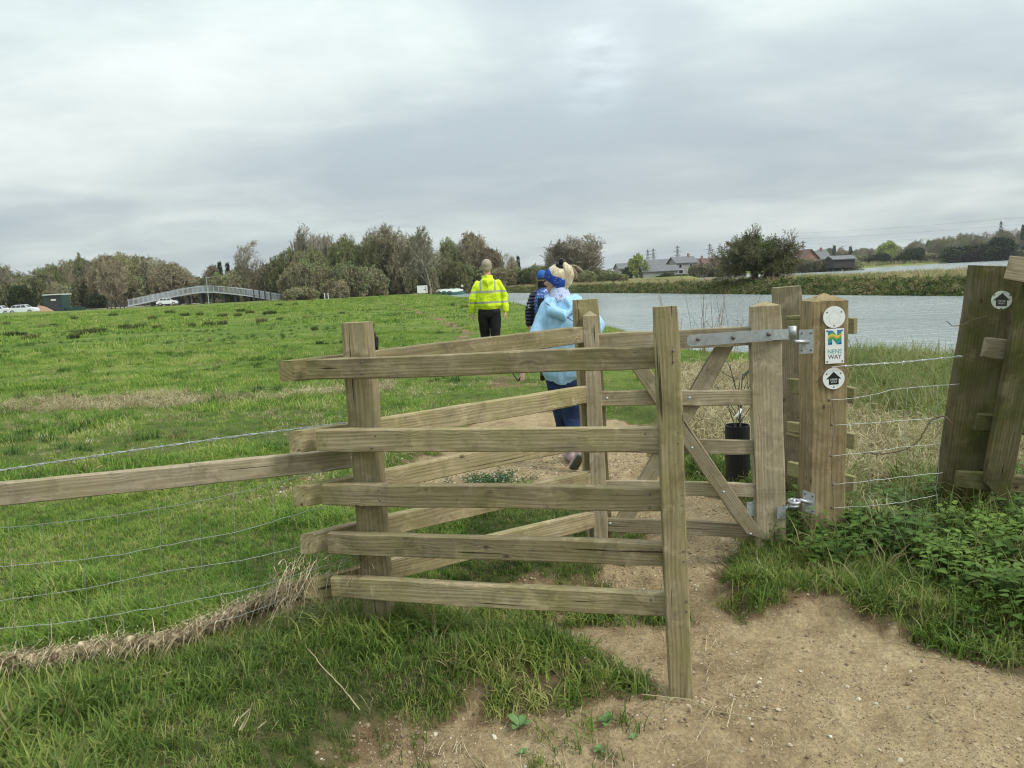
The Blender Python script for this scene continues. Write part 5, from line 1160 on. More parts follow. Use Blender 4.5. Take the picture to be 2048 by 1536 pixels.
# rushes in the meadow
rm = blades_mesh('rush_clump', 150, .42, .30, .022, .7, 500, .4, .5, segs=2); rm.materials.append(veg_mat('rushes', [(.33, (.025, .040, .012)), (.5, (.06, .08, .025)), (.68, (.15, .14, .06))], dryamt=.2)); 
rush = [(25, 673, 1.2), (45, 672, 1), (62, 678, 1.1), (147, 678, 1.2), (165, 670, 1.3), (182, 668, 1.3), (198, 666, 1.2), (250, 658, 1.3), (262, 660, 1.1), (282, 656, 1.2), (314, 657, 1), (305, 640, 1), (383, 652, 1), (418, 650, 1.1), (444, 649, 1.2), (372, 633, 1), (400, 632, 1), (445, 634, 1), (476, 633, 1), (482, 624, 1), (500, 628, 1), (535, 629, 1.1), (545, 628, 1), (524, 645, 1.3), (558, 613, 1), (82, 655, .8), (107, 653, .7), (630, 660, .8), (226, 633, 1), (590, 612, .9), (340, 628, 1), (150, 640, .9), (560, 640, .7), (12, 650, .9), (610, 636, .6), (685, 628, .6), (905, 612, .6), (930, 616, .7), (640, 690, .7)]
for i, (px, py, s) in enumerate(rush):
    q = gp(px, py); z = hz1(q[0], q[1]); o = bpy.data.objects.new('rush_clump', rm); COL.objects.link(o); o.location = (q[0], q[1], z); k = .62*s*(.5+np.hypot(q[0], q[1])/62); k = min(k, 1.1); o.scale = (k*1.35, k, k*.75); o.rotation_euler = (0, 0, i*1.7); tag(o, 'dark clump of rushes in the wide meadow', 'plant', 'rush clumps dotted over the meadow')
rank([o for o in bpy.data.objects if o.get('group') == 'rush clumps dotted over the meadow'], 'dark clump of rushes in the wide meadow, {} from the left')

# ------------------------------------------------------------------ wire fences
def wire(name, pts, r, mat, parent, wig=.0, seed=0, n=40):
    rg = np.random.default_rng(seed); P_ = np.array([[float(c) for c in p] for p in pts]); s = np.concatenate([[0], np.cumsum(np.linalg.norm(np.diff(P_, axis=0), axis=1))]); u = np.linspace(0, s[-1], n)
    Q = np.stack([np.interp(u, s, P_[:, i]) for i in range(3)], 1)
    for _ in range(3): Q[1:-1] = (Q[:-2]+2*Q[1:-1]+Q[2:])/4
    Q[1:-1] += rg.normal(0, wig, (n-2, 3)); return MB().tube([Vector(q) for q in Q], r, 5).build(name, mat, parent, True)
def barbed(pts, parent, seed, mat=None, n=160):
    mat = mat or M_WIRE
    P_ = np.array([[float(c) for c in p] for p in pts]); s = np.concatenate([[0], np.cumsum(np.linalg.norm(np.diff(P_, axis=0), axis=1))]); u = np.linspace(0, s[-1], n); Q = np.stack([np.interp(u, s, P_[:, i]) for i in range(3)], 1)
    for _ in range(6): Q[1:-1] = (Q[:-2]+2*Q[1:-1]+Q[2:])/4
    for ph in (0, math.pi):
        q = Q.copy(); q[:, 1] += .0026*np.sin(u/.022+ph); q[:, 2] += .0026*np.cos(u/.022+ph); MB().tube([Vector(a) for a in q], .0017, 4).build('strand', mat, parent, True)
    rg = np.random.default_rng(seed); mb = MB()
    for x_ in np.arange(.08, s[-1], .105):
        i = int(x_/s[-1]*(n-1)); c = Vector(Q[i])
        for k in range(2):
            d = Vector(rg.normal(size=3)).normalized()*.016; mb.tube([c-d, c+d], [.0006, .0011], 4)
        mb.tube([c-Vector((.004, 0, 0)), c+Vector((.004, 0, 0))], .0045, 6)
    o = mb.build('barb', mat, parent); o['kind'] = 'stuff'
def FY(px): return float(np.interp(px, [-900, 0, 700], [2.35, 2.80, 3.02]))
lf = empty('wire_fence', (-1.5, 2.9, .1), 'stock wire fence with a barbed top strand and one timber rail, left of the enclosure', 'fence')
def ext(l):                                  # carry the line on past the left edge of the view
    (a, b), (c, d) = l[0], l[1]; k = (d-b)/(c-a); return [(-700, b+k*(-700-a)*.8)]+l
beam('rail', Vector(at(-700, 1062, FY(-700))), Vector(at(702, 916, 3.06)), .04, .084, (0, 0, 1), W_GREY, lf, 81)
barbed([at(x, y, FY(x)-.005) for x, y in ext([(0, 941), (230, 906), (470, 873), (690, 846)])], lf, 3)
LW = [[(0, 1057), (120, 1045), (230, 1032), (350, 1012), (470, 988), (600, 952), (700, 930)], [(0, 1133), (130, 1122), (240, 1110), (340, 1088), (480, 1063), (600, 1026), (700, 1000)], [(0, 1202), (80, 1190), (170, 1178), (330, 1142), (480, 1122), (615, 1090), (720, 1060)],
      [(0, 1257), (90, 1250), (180, 1238), (340, 1210), (500, 1178), (640, 1135), (720, 1110)], [(0, 1306), (100, 1300), (200, 1290), (340, 1270), (500, 1225), (640, 1170), (730, 1140)]]
for i, l in enumerate(LW): wire('line_wire', [at(x, y, FY(x)+.004*math.sin(x/40)) for x, y in ext(l)], .0013, M_WIRE, lf, .0012, i, 60)
def ly(i, x): l = ext(LW[i]); return float(np.interp(x, [p[0] for p in l], [p[1] for p in l]))
for k, x in enumerate((-560, -450, -340, -240, -150, -60, 20, 85, 162, 238, 318, 395, 470, 545, 620)):
    pts = [at(x+(k % 3-1)*3+j*4.5*(1-x/900), ly(j, x), FY(x)+.003) for j in range(5)]; wire('stay_wire', pts, .0008, M_WIRE, lf, .0015, 50+k, 26)
rf = empty('wire_fence', (2.2, 3.9, .1), 'stock wire fence strung between the waymarked gate post and the leaning mossy post', 'fence')
def RY(px): return float(np.interp(px, [1600, 1700, 1900, 2300], [3.75, 3.76, 3.86, 3.95]))
barbed([at(x, y, RY(x)) for x, y in [(1662, 735), (1700, 731), (1800, 725), (1925, 712)]], rf, 5, n=90)
RW = [[(1655, 801), (1720, 795), (1790, 778), (1918, 768)], [(1660, 850), (1720, 848), (1780, 843), (1895, 834)], [(1658, 912), (1740, 905), (1800, 895), (1880, 888)], [(1662, 969), (1740, 962), (1810, 953), (1885, 945)], [(1660, 1016), (1730, 1013), (1800, 1005), (1875, 990)], [(1663, 1058), (1730, 1054), (1800, 1040), (1868, 1028)]]
for i, l in enumerate(RW): wire('line_wire', [at(x, y, RY(x)) for x, y in l], .0016, M_WIRE, rf, .0012, 20+i, 26)
for k, x in enumerate((1665, 1738, 1812, 1875)): wire('stay_wire', [at(x+(4*math.sin(j*2+k)), float(np.interp(x, [p[0] for p in RW[j]], [p[1] for p in RW[j]])), RY(x)-.002) for j in range(6)], .0013, M_RUST if k == 0 else M_WIRE, rf, .002, 60+k, 30)
for i, l in enumerate(RW):
    bolt(at(l[0][0]+4, l[0][1], RY(1660)-.004), (0, -1, 0), rf, .007, .006, 'wire_knot', M_RUST)
wire('wire_end', [at(x, y, 3.80) for x, y in [(1893, 642), (1905, 652), (1925, 650), (1948, 638), (1975, 632)]], .002, M_RUST, rf, .001, 5)
tv = wire('rusty_wire_loop', [at(x, y, 3.84) for x, y in [(1725, 905), (1770, 908), (1810, 900), (1840, 880), (1855, 850), (1870, 832), (1895, 832), (1905, 850)]], .004, M_RUST, None, .002, 6); tag(tv, 'rusty curved stem of old wire looping across the stock fence by the leaning post', 'wire')

# ------------------------------------------------------------------ flood wrack on the bottom wire
def strands(name, centre_fn, n, lr, width, mat, label, seed, sag=.5, kseg=6, spread=.04, z0=None):
    rg = np.random.default_rng(seed); V = []; F = []
    for i in range(n):
        c, along = centre_fn(rg); L_ = lr[0]+(lr[1]-lr[0])*rg.random()**1.8; d = (along*rg.normal(.3, .9)+rg.normal(0, .55, 3)); d[2] = abs(d[2])*.25 if rg.random() < .5 else -abs(d[2])*.6; d /= np.linalg.norm(d)
        p = np.array(c)+rg.normal(0, spread, 3)*np.array([1, 1, .6]); w_ = width*(.6+.9*rg.random()); base = len(V); cv = rg.normal(0, .28, 3)
        for k in range(kseg+1):
            s = np.cross(d, [0.2, .5, 1]); s /= np.linalg.norm(s)+1e-9; t_ = w_*(1-.7*k/kseg)
            V += [tuple(p-s*t_/2), tuple(p+s*t_/2)]; p = p+d*L_/kseg; d = d+cv/kseg*2+np.array([0, 0, -sag/kseg]); d /= np.linalg.norm(d)
            g_ = .0
            if z0 is not None: p[2] = max(p[2], z0(p[0], p[1]))
        for k in range(kseg): F.append((base+2*k, base+2*k+1, base+2*k+3, base+2*k+2))
    o = link(name, mesh_np(name, V, F, True), mat); return tag(o, label, kind='stuff')
WR = [(-260, 1352), (-100, 1336), (0, 1324), (90, 1318), (170, 1300), (260, 1290), (340, 1284), (430, 1252), (500, 1222), (570, 1190), (640, 1172), (720, 1196)]
WRW = np.array([gp(a, b, .17) for a, b in WR]); WRW = np.array([[p[0], p[1], hz1(p[0], p[1])+.045] for p in WRW])
gx = np.linspace(-3.2, 4, 260); gy = np.linspace(1.2, 6, 200); GX, GY = np.meshgrid(gx, gy); GZ = height(GX.ravel(), GY.ravel(), False).reshape(GX.shape)
def zfast(x, y):
    i = min(max(int((y-1.2)/4.8*199), 0), 199); j = min(max(int((x+3.2)/7.2*259), 0), 259); return GZ[i, j]+.004
t = MT('flood_wrack', .9, .1); v = t.noise(t.pos(), 45, 3, .6); u = t.noise(t.pos(), 5, 3, .6); c = t.ramp(v, [(.3, (.26, .20, .12)), (.52, (.50, .41, .26)), (.7, (.68, .60, .43))]); c = t.mix(t.mr(u, .48, .66, 0, .5), c, (.34, .25, .165)); t.col(c); M_WRACK = t.m
def cw(rg):
    k = rg.integers(0, len(WRW)-1); f = rg.random(); a, b = WRW[k], WRW[k+1]; d = (b-a)/np.linalg.norm(b-a); return a+(b-a)*f+np.array([0, 0, .02*rg.random()]), d
strands('flood_wrack', cw, 8000, (.03, .15), .003, M_WRACK, 'matted dead grass left by floods along the bottom wire', 1, 1.3, 5, .024, zfast)
mb = MB(); rg = np.random.default_rng(8); pts = []; rs = []
for k in range(len(WRW)-1):
    for f in np.linspace(0, 1, 16, endpoint=False): q = WRW[k]+(WRW[k+1]-WRW[k])*f; pts.append(Vector(q)+Vector((0, rg.normal(0, .009), rg.normal(0, .010)))); rs.append(max(.004, .006+.020*float(vnoise(len(pts)*.13, 0, 4))*(.7+.6*rg.random())))
o = MB().tube(pts, rs, 9).build('wrack_roll', M_WRACK, None, True); tag(o, kind='stuff'); o['label'] = 'felted roll of flood wrack on the bottom wire'
def clump_at(px, py, Y, sx, sz): 
    c0 = np.array(at(px, py, Y))
    return lambda rg: (c0+np.array([rg.normal(0, sx), rg.normal(0, .03), rg.normal(0, sz)]), np.array([rg.normal(0, .5), 0, 1.0]))
strands('straw_wisps', clump_at(592, 1165, 2.9, .04, .045), 230, (.06, .20), .003, M_WRACK, 'tuft of pale straw caught at the corner of the enclosure', 2, 1.2, 6, .02, zfast)
strands('straw_wisps', clump_at(660, 1120, 2.92, .07, .04), 120, (.10, .30), .0026, M_WRACK, 'thin straw strands behind the enclosure rails', 3, .8, 7, .02, zfast)
strands('straw_wisps', clump_at(1745, 1035, 3.82, .05, .07), 420, (.08, .30), .003, M_STRAW, 'pale straw tuft hanging on the wire beside the gate post', 4, 1.1, 6, .02, zfast)
strands('straw_wisps', clump_at(715, 1120, 2.86, .012, .03), 90, (.04, .11), .002, plain('red_brown_stalks', (.16, .09, .06), .9), 'small reddish tuft on the near corner post', 5, .2, 5, .008)
def area(poly):
    pp = np.array(poly); lo, hi = pp.min(0), pp.max(0)
    def f(rg):
        while True:
            q = lo+(hi-lo)*rg.random(2)
            if inside(np.array([q[0]]), np.array([q[1]]), poly)[0]: break
        return np.array([q[0], q[1], zfast(*q)+.006]), np.array([rg.normal(), rg.normal(), 0.05])
    return f
strands('dry_litter', area(P2([(1350, 1240), (1480, 1255), (1500, 1400), (1420, 1536), (900, 1700), (700, 1536), (900, 1450), (1250, 1430)])), 420, (.04, .20), .0022, M_WRACK, 'dry stalk litter at the worn edge of the turf', 6, .5, 6, .004, zfast)
strands('dry_litter', area(P2([(1700, 1180), (2048, 1230), (2200, 1400), (1900, 1330), (1650, 1270)])), 330, (.05, .28), .003, M_STRAW, 'dry stalks along the bank edge below the nettles', 7, .5, 6, .006, zfast)
strands('dry_litter', area(P2([(1500, 1340), (2200, 1340), (2400, 1700), (1300, 1700)])), 120, (.03, .16), .002, M_WRACK, 'scattered dry stalks on the trodden path', 9, .6, 6, .003, zfast)
strands('dry_litter', area(P2([(0, 1300), (600, 1250), (1200, 1350), (1200, 1500), (300, 1536), (-200, 1536)])), 700, (.04, .16), .0022, M_STRAW, 'dead stalks among the near grass', 10, .6, 6, .006, zfast)
for i, (pl, lb) in enumerate([([(1283, 1389), (1340, 1394), (1385, 1400), (1420, 1422), (1475, 1430), (1530, 1436)], 'long curved dry stem lying at the foot of the front post'), ([(598, 1235), (610, 1290), (650, 1340), (690, 1380), (720, 1420)], 'long thin dry stem trailing from the enclosure corner down the grass'),
                               ([(212, 1352), (255, 1358), (300, 1356), (345, 1342)], 'pale curved reed stem lying under the flood wrack'), ([(745, 1395), (735, 1440), (742, 1490)], 'short dry stem lying on bare soil near the plantains')]):
    pts = []
    for px, py in pl: q = gp(px, py, .10); q = gp(px, py, hz1(q[0], q[1])+.02); pts.append(q)
    o = wire('dry_stem', pts, .0022, M_STRAW, None, .001, i, 24); tag(o, lb, 'stem')
# thin dead stalks at the water's edge
mb = MB(); rg = np.random.default_rng(12)
for i in range(26):
    q = gp(1385+rg.normal(0, 14), 700, 0); b = Vector((q[0]+rg.normal(0, .35), q[1]-1.5+rg.normal(0, .3), -.1)); b.z = hz1(b.x, b.y); h_ = .5+.75*rg.random(); k = rg.normal(0, .12)
    mb.tube([b, b+Vector((k*.4, 0, h_*.5)), b+Vector((k*1.6, 0, h_))], [.005, .004, .002], 4)
    for j in range(4): s_ = b+Vector((k*1.2, 0, h_*(.5+.12*j))); mb.tube([s_, s_+Vector((rg.normal(0, .07), 0, .09))], [.003, .0015], 3)
o = mb.build('dead_stalks', plain('dead_stalk', (.24, .18, .13), .9)); tag(o, 'thin dead stalks against the water beyond the gate', kind='stuff')

# ------------------------------------------------------------------ small plants
t = MT('plantain_leaf', .5, .3); t.col(t.mix(t.mr(t.noise(t.obj(), 30, 3), .35, .65), (.085, .16, .05), (.15, .25, .085))); M_PLANT = t.m
def spoon(L_, W_):
    v = []; f = []; n = 7
    for i in range(n+1):
        u = i/n; wd = W_*.5*(.16+(math.sin(math.pi*min(1, max(0, (u-.15)/.85)))**.7 if u > .15 else 0)); z = L_*(.28*math.sin(u*2.2)); 
        if i == n: wd = .001
        for k, s in enumerate((-1, 0, 1)): v.append((u*L_, s*wd, z+abs(s)*wd*.35))
    for i in range(n):
        for k in range(2): f.append((i*3+k, (i+1)*3+k, (i+1)*3+k+1, i*3+k+1))
    return mesh_np('leaf', v, f, True)
SP = spoon(1, .48)
for i, (px, py, s, nl, lb) in enumerate([(1040, 1462, .062, 6, 'pale green plantain rosette, larger one below the tall grass tuft'), (1212, 1452, .058, 6, 'plantain rosette at the foot of the turf, left of the front post'), (1046, 1516, .034, 6, 'small plantain rosette at the bottom edge, below the larger one'), (1198, 1512, .034, 5, 'small plantain rosette on bare soil below its larger neighbour'), (1268, 1482, .030, 4, 'tiny plantain seedling nearest the front post')]):
    q = gp(px, py, .06); z = hz1(q[0], q[1]); q = gp(px, py, z); z = hz1(q[0], q[1]); e = empty('plantain', (q[0], q[1], z+.004), lb, 'plant', 'plantain rosettes on bare soil')
    for k in range(nl):
        o = bpy.data.objects.new('leaf', SP); COL.objects.link(o); o.parent = e; kk = s*.85*(.6+.5*random.random()); o.scale = (kk, kk, kk); o.rotation_euler = (0, -.15-.3*random.random(), k*6.28/nl+random.random()*.5)
        if not len(SP.materials): SP.materials.append(M_PLANT)
# daisies in the worn turf
dv = MB(); 
x0, y0, _ = gp(985, 958, .03); rg = np.random.default_rng(2)
dm_ = MB()
for i in range(9): a = 6.283*i/9; dm_.add([(0, 0, 0), (math.cos(a-.2), math.sin(a-.2), .15), (math.cos(a+.2), math.sin(a+.2), .15)], [(0, 1, 2)])
dme = mesh_np('daisy', dm_.v, dm_.f); dme.materials.append(M_TRIM)
n = 46; xx = x0+rg.normal(0, .10, n); yy = y0+rg.normal(0, .07, n)
scatter('daisy_heads', [dme], M_TRIM, P3(xx, yy, .03), .005+.004*rg.random(n), label='patch of small white flowers in the worn turf behind the rails', seed=3)
scatter('clover_leaves', [nettle(320)], veg_mat('clover', [(.33, (.03, .07, .02)), (.6, (.06, .13, .04))], dryamt=0), P3(x0+rg.normal(0, .15, 60), y0+rg.normal(0, .09, 60), -.04), .35+.3*rg.random(60), label='low leaves around the white flowers', seed=4)
# sapling in a black guard
q = gp(1476, 985, .02); sx_, sy_ = q[0], q[1]; sz_ = hz1(sx_, sy_); e = empty('sapling', (sx_, sy_, sz_), 'young bare sapling standing in a black tree guard behind the gate', 'sapling')
M_GUARD = plain('black_plastic_guard', (.008, .009, .010), .5, .4); mb = MB(); k = 22
V = [(sx_+.08*math.cos(6.283*i/k), sy_+.08*math.sin(6.283*i/k), sz_+z_) for z_ in (-.05, .38) for i in range(k)]; V += [(sx_+.074*math.cos(6.283*i/k), sy_+.074*math.sin(6.283*i/k), sz_+z_) for z_ in (.38, -.05) for i in range(k)]
F = [(j*k+i, j*k+(i+1) % k, (j+1)*k+(i+1) % k, (j+1)*k+i) for j in range(3) for i in range(k)]; mb.add(V, F).build('guard', M_GUARD, e, False)
sg_ = grow(77, L0=.95, r0=.011, nseg=(7, 4, 3, 1, 1), kids=(2, 1, 1, 0, 0), ang=(.5, .6, .6, .5, .5), ratio=(.42, .5, .5, .5, .5), up=(.04, .08, .05, 0, 0), jit=.09, base_free=.35, maxlev=2)
me = segs_mesh('stem', sg_, .0022, (0, 1, 2), seed=2); me.materials.append(bark('sapling_bark', (.13, .14, .12))); o = bpy.data.objects.new('stem', me); COL.objects.link(o); o.parent = e
MB().tube([(sx_-.02, sy_-.03, sz_+.44), (sx_+.0, sy_-.035, sz_+.46), (sx_+.02, sy_-.02, sz_+.49)], .009, 6).build('tie', M_TRIM, e)

# ------------------------------------------------------------------ people and dog
FOLD = bpy.data.textures.new('folds', 'CLOUDS'); FOLD.noise_scale = .16; FOLD.noise_depth = 1
def loft(mb, pts, ra, rb=None, n=14, ref=(1, 0, 0), round_=True):
    """closed tube of elliptical sections: ra measured along ref, rb across it"""
    P = [Vector([float(c) for c in p]) for p in pts]; rb = rb or ra; ref = Vector(ref)
    ra = list(ra) if hasattr(ra, '__len__') else [ra]*len(P); rb = list(rb) if hasattr(rb, '__len__') else [rb]*len(P)
    if round_:
        d0 = (P[0]-P[1]).normalized(); d1 = (P[-1]-P[-2]).normalized()
        P = [P[0]+d0*rb[0]*.75, P[0]+d0*rb[0]*.45]+P+[P[-1]+d1*rb[-1]*.45, P[-1]+d1*rb[-1]*.75]
        ra = [ra[0]*.35, ra[0]*.8]+ra+[ra[-1]*.8, ra[-1]*.35]; rb = [rb[0]*.35, rb[0]*.8]+rb+[rb[-1]*.8, rb[-1]*.35]
    V = []; F = []; m_ = len(P)
    for i, p in enumerate(P):
        d = (P[min(i+1, m_-1)]-P[max(i-1, 0)]).normalized(); u = (ref-d*ref.dot(d))
        if u.length < .05: u = Vector((0, 1, 0))-d*d.y
        u.normalize(); w_ = d.cross(u)
        for k in range(n): a = 6.2832*k/n; V.append(p+u*math.cos(a)*ra[i]+w_*math.sin(a)*rb[i])
    for i in range(m_-1):
        for k in range(n): F.append((i*n+k, i*n+(k+1) % n, (i+1)*n+(k+1) % n, (i+1)*n+k))
    F += [tuple(range(n))[::-1], tuple((m_-1)*n+k for k in range(n))]; mb.add(V, F)
def ball(mb, c, r, ax=None, n=14):
    c = Vector([float(i) for i in c]); V = []; F = []; r = r if hasattr(r, '__len__') else (r,)*3; X_, Y_, Z_ = ax or (Vector((1, 0, 0)), Vector((0, 1, 0)), Vector((0, 0, 1))); m_ = n//2+1
    for i in range(1, m_):
        for k in range(n): a = 6.2832*k/n; b = math.pi*i/m_; V.append(c+X_*r[0]*math.cos(a)*math.sin(b)+Y_*r[1]*math.sin(a)*math.sin(b)+Z_*r[2]*math.cos(b))
    V += [c+Z_*r[2], c-Z_*r[2]]; q = (m_-1)*n
    for i in range(m_-2):
        for k in range(n): F.append((i*n+k, (i+1)*n+k, (i+1)*n+(k+1) % n, i*n+(k+1) % n))
    for k in range(n): F.append((q, k, (k+1) % n)); F.append((q+1, (m_-2)*n+(k+1) % n, (m_-2)*n+k))
    mb.add(V, F)
def skin(name, mb, voxel, mat, parent, fold=0, smooth=4, label=None):
    o = bpy.data.objects.new('t', mesh_np('t', mb.v, mb.f)); COL.objects.link(o); r_ = o.modifiers.new('r', 'REMESH'); r_.mode = 'VOXEL'; r_.voxel_size = voxel
    s = o.modifiers.new('s', 'SMOOTH'); s.iterations = smooth; s.factor = .5
    if fold:
        d = o.modifiers.new('d', 'DISPLACE'); d.texture = FOLD; d.strength = fold; d.mid_level = .5; d.texture_coords = 'LOCAL'
    me = bpy.data.meshes.new_from_object(o.evaluated_get(bpy.context.evaluated_depsgraph_get())); bpy.data.objects.remove(o); me.name = name
    me.polygons.foreach_set('use_smooth', np.ones(len(me.polygons), bool)); me.materials.clear(); me.materials.append(mat); o = link(name, me, None, parent)
    if label: o['label'] = label
    return o
def hand(mb, w_, d, palm_n, side, s=1.0, curl=.5):
    w_ = Vector(w_); d = Vector(d).normalized(); pn = Vector(palm_n); pn = (pn-d*pn.dot(d)).normalized(); x = d.cross(pn)*side
    loft(mb, [w_-d*.03*s, w_+d*.02*s, w_+d*.055*s, w_+d*.088*s], [.024*s, .032*s, .042*s, .040*s], [.018*s, .016*s, .015*s, .012*s], 12, x)
    for k, L_ in enumerate((.070, .080, .075, .058)):
        b = w_+d*.085*s+x*(.033-.022*k)*s; q = d.copy(); P = [b-d*.015*s, b]
        for j in range(3): q = (q+pn*curl*(.35+.15*j)).normalized(); P.append(P[-1]+q*L_*s*(.44, .32, .26)[j])
        loft(mb, P, [.0085*s, .0085*s, .0082*s, .0075*s, .0062*s], None, 8, x)
    b = w_+d*.025*s+x*.030*s; q = (d*.7+x*.75+pn*.3).normalized(); loft(mb, [b-q*.015*s, b+q*.02*s, b+q*.045*s+d*.008*s, b+q*.052*s+d*.028*s+pn*.006*s], [.013*s, .012*s, .010*s, .008*s], None, 8, pn)
def head(mb, c, fd, s=1.0, up=Vector((0, 0, 1))):
    fd = Vector(fd).normalized(); r = fd.cross(up).normalized(); ax = (r, fd, up); c = Vector(c)
    ball(mb, c+up*.02*s-fd*.01*s, (.074*s, .094*s, .098*s), ax, 20); loft(mb, [c-up*.02*s+fd*.025*s, c-up*.075*s+fd*.055*s, c-up*.098*s+fd*.066*s], [.060*s, .048*s, .026*s], [.060*s, .040*s, .024*s], 14, r)
    loft(mb, [c+up*.018*s+fd*.080*s, c-up*.012*s+fd*.104*s, c-up*.024*s+fd*.096*s], [.009*s, .014*s, .016*s], [.010*s, .014*s, .009*s], 8, r)
    for s_ in (-1, 1):
        ball(mb, c+r*.074*s*s_-fd*.004*s-up*.005*s, (.009*s, .020*s, .031*s), ax, 10); ball(mb, c+r*.030*s*s_+fd*.083*s+up*.022*s, (.020*s, .010*s, .006*s), ax, 8); ball(mb, c+r*.045*s_*s+fd*.06*s-up*.02*s, (.02*s, .02*s, .02*s), ax, 8)
    ball(mb, c+fd*.088*s-up*.050*s, (.024*s, .010*s, .006*s), ax, 8); ball(mb, c+fd*.086*s-up*.062*s, (.020*s, .010*s, .006*s), ax, 8)
    return r
def face_bits(parent, c, fd, s=1.0, up=Vector((0, 0, 1))):
    fd = Vector(fd).normalized(); r = fd.cross(up).normalized(); c = Vector(c)
    for s_ in (-1, 1):
        m_ = MB(); ball(m_, c+r*.030*s*s_+fd*.0865*s+up*.010*s, (.012*s, .008*s, .007*s), (r, fd, up), 10); m_.build('eye', M_EYE, parent, True)
M_SKIN = plain('skin', (.52, .32, .24), .6, .3, .08, 20); M_EYE = plain('eye', (.08, .06, .05), .2, .5)
def cloth(name, c, var=.18, scale=7, rough=.8): 
    t = MT(name, rough, .15); v = t.noise(t.pos(), scale, 4, .6); t.col(t.mix(t.mr(v, .3, .7), tuple(k*(1-var) for k in c), tuple(min(1, k*(1+var)) for k in c))); t.bump(t.noise(t.pos(), 22, 4, .6, 1.5), .5, .02); return t
M_BLKT = cloth('black_trousers', (.018, .018, .020)).m; M_NAVYT = cloth('navy_trousers', (.022, .040, .095)).m; M_SHOE = plain('dark_shoe', (.03, .03, .032), .6); M_SOLE = plain('grey_green_sole', (.09, .10, .085), .8); M_SHOEP = plain('pale_pink_shoe', (.40, .30, .29), .7)
M_HAIRG = plain('grey_brown_hair', (.34, .29, .225), .7, .3, .25, 60); M_BLONDE = None
t = MT('blonde_hair', .45, .4); v = t.noise(t.vmul(t.pos(), (60, 60, 14)), 1, 4, .6); t.col(t.ramp(v, [(.3, (.34, .25, .14)), (.5, (.60, .50, .34)), (.7, (.76, .68, .52))])); t.bump(v, .6, .006); M_BLONDE = t.m

# --- man in the high visibility jacket, walking away
def walker(base, H_, name_label, jacket_fn, trousers, head_fn, head_yaw=0, arm=.27, shoulder=.20, stride=.16, mirror=1, vox=.009, bulk=1.0, hem=.60):
    x0, y0, z0 = base; k = H_/1.78; W_ = lambda x, y, z: Vector((x0+x*k, y0+y*k, z0+z*k)); e = empty('person', base, name_label, 'person'); m = mirror
    hipz, kneez = .93, .50
    J = dict(pel=W_(0, 0, 1.0), chest=W_(0, .01, 1.30), neck=W_(0, .0, 1.50), head=W_(0, .015, 1.665), shL=W_(-shoulder+.035, 0, 1.415), shR=W_(shoulder-.035, 0, 1.415), elL=W_(-arm, -.03, 1.17), elR=W_(arm, .03, 1.17), wrL=W_(-arm-.005, .03*m, .94), wrR=W_(arm+.005, -.02*m, .94),
             hipL=W_(-.095, 0, hipz), hipR=W_(.095, 0, hipz), knL=W_(-.085, .10*m+.02, kneez), knR=W_(.08, -.02*m+.04, kneez), anL=W_(-.065, stride*m-.02, .09 if m > 0 else .17), anR=W_(.06, -stride*m-.02, .17 if m > 0 else .09))
    b = MB(); loft(b, [J['pel'], J['chest'], W_(0, 0, 1.43)], [.15*k, .155*k, .13*k], [.10*k, .11*k, .085*k], 16); loft(b, [W_(0, 0, 1.42), J['neck'], W_(0, .012, 1.60)], [.065*k, .058*k, .055*k], None, 12)
    for s in 'LR':
        loft(b, [J['sh'+s], J['el'+s], J['wr'+s]], [.048*k, .038*k, .027*k], None, 10); loft(b, [J['hip'+s], J['kn'+s], J['an'+s]], [.08*k, .055*k, .038*k], None, 12)
        hand(b, J['wr'+s], (0, .06, -1), (1 if s == 'L' else -1, .2, 0), (1 if s == 'L' else -1)*1, k*.95, .35)
    fd = Vector((math.sin(head_yaw), math.cos(head_yaw), -.02)); head(b, J['head'], fd, k)
    skin('body', b, vox*.8, M_SKIN, e); face_bits(e, J['head'], fd, k)
    t_ = MB(); loft(t_, [W_(0, 0, 1.08), W_(0, 0, .92)], [.165*k, .175*k], [.115*k, .12*k], 16)
    for s in 'LR': sg = -1 if s == 'L' else 1; an = J['an'+s]; loft(t_, [J['hip'+s]+Vector((0, 0, .02)), J['hip'+s].lerp(J['kn'+s], .5), J['kn'+s], an+Vector((0, 0, .03))], [.098*k, .088*k, .074*k, .062*k], None, 14)
    skin('trousers', t_, vox, trousers, e, .035)
    for s in 'LR':
        an = J['an'+s]; up_ = an.z-z0 > .12*k; sh = MB(); tz = z0+.035*k
        heel = an+Vector((0, -.045*k, -.05*k)); toe = an+Vector((0, .17*k, -.05*k)); 
        if up_: toe = Vector((an.x, an.y+.13*k, tz)); heel = an+Vector((0, -.055*k, -.035*k))
        loft(sh, [heel, heel.lerp(toe, .5)+Vector((0, 0, .012)), toe], [.040*k, .046*k, .040*k], [.040*k, .038*k, .026*k], 12); loft(sh, [an+Vector((0, 0, .03*k)), an-Vector((0, 0, .03*k))], [.045*k, .045*k], None, 10); skin('shoe', sh, vox*.8, M_SHOE, e)
    jacket_fn(e, J, W_, k, vox); head_fn(e, J, W_, k, fd)
    return e, J
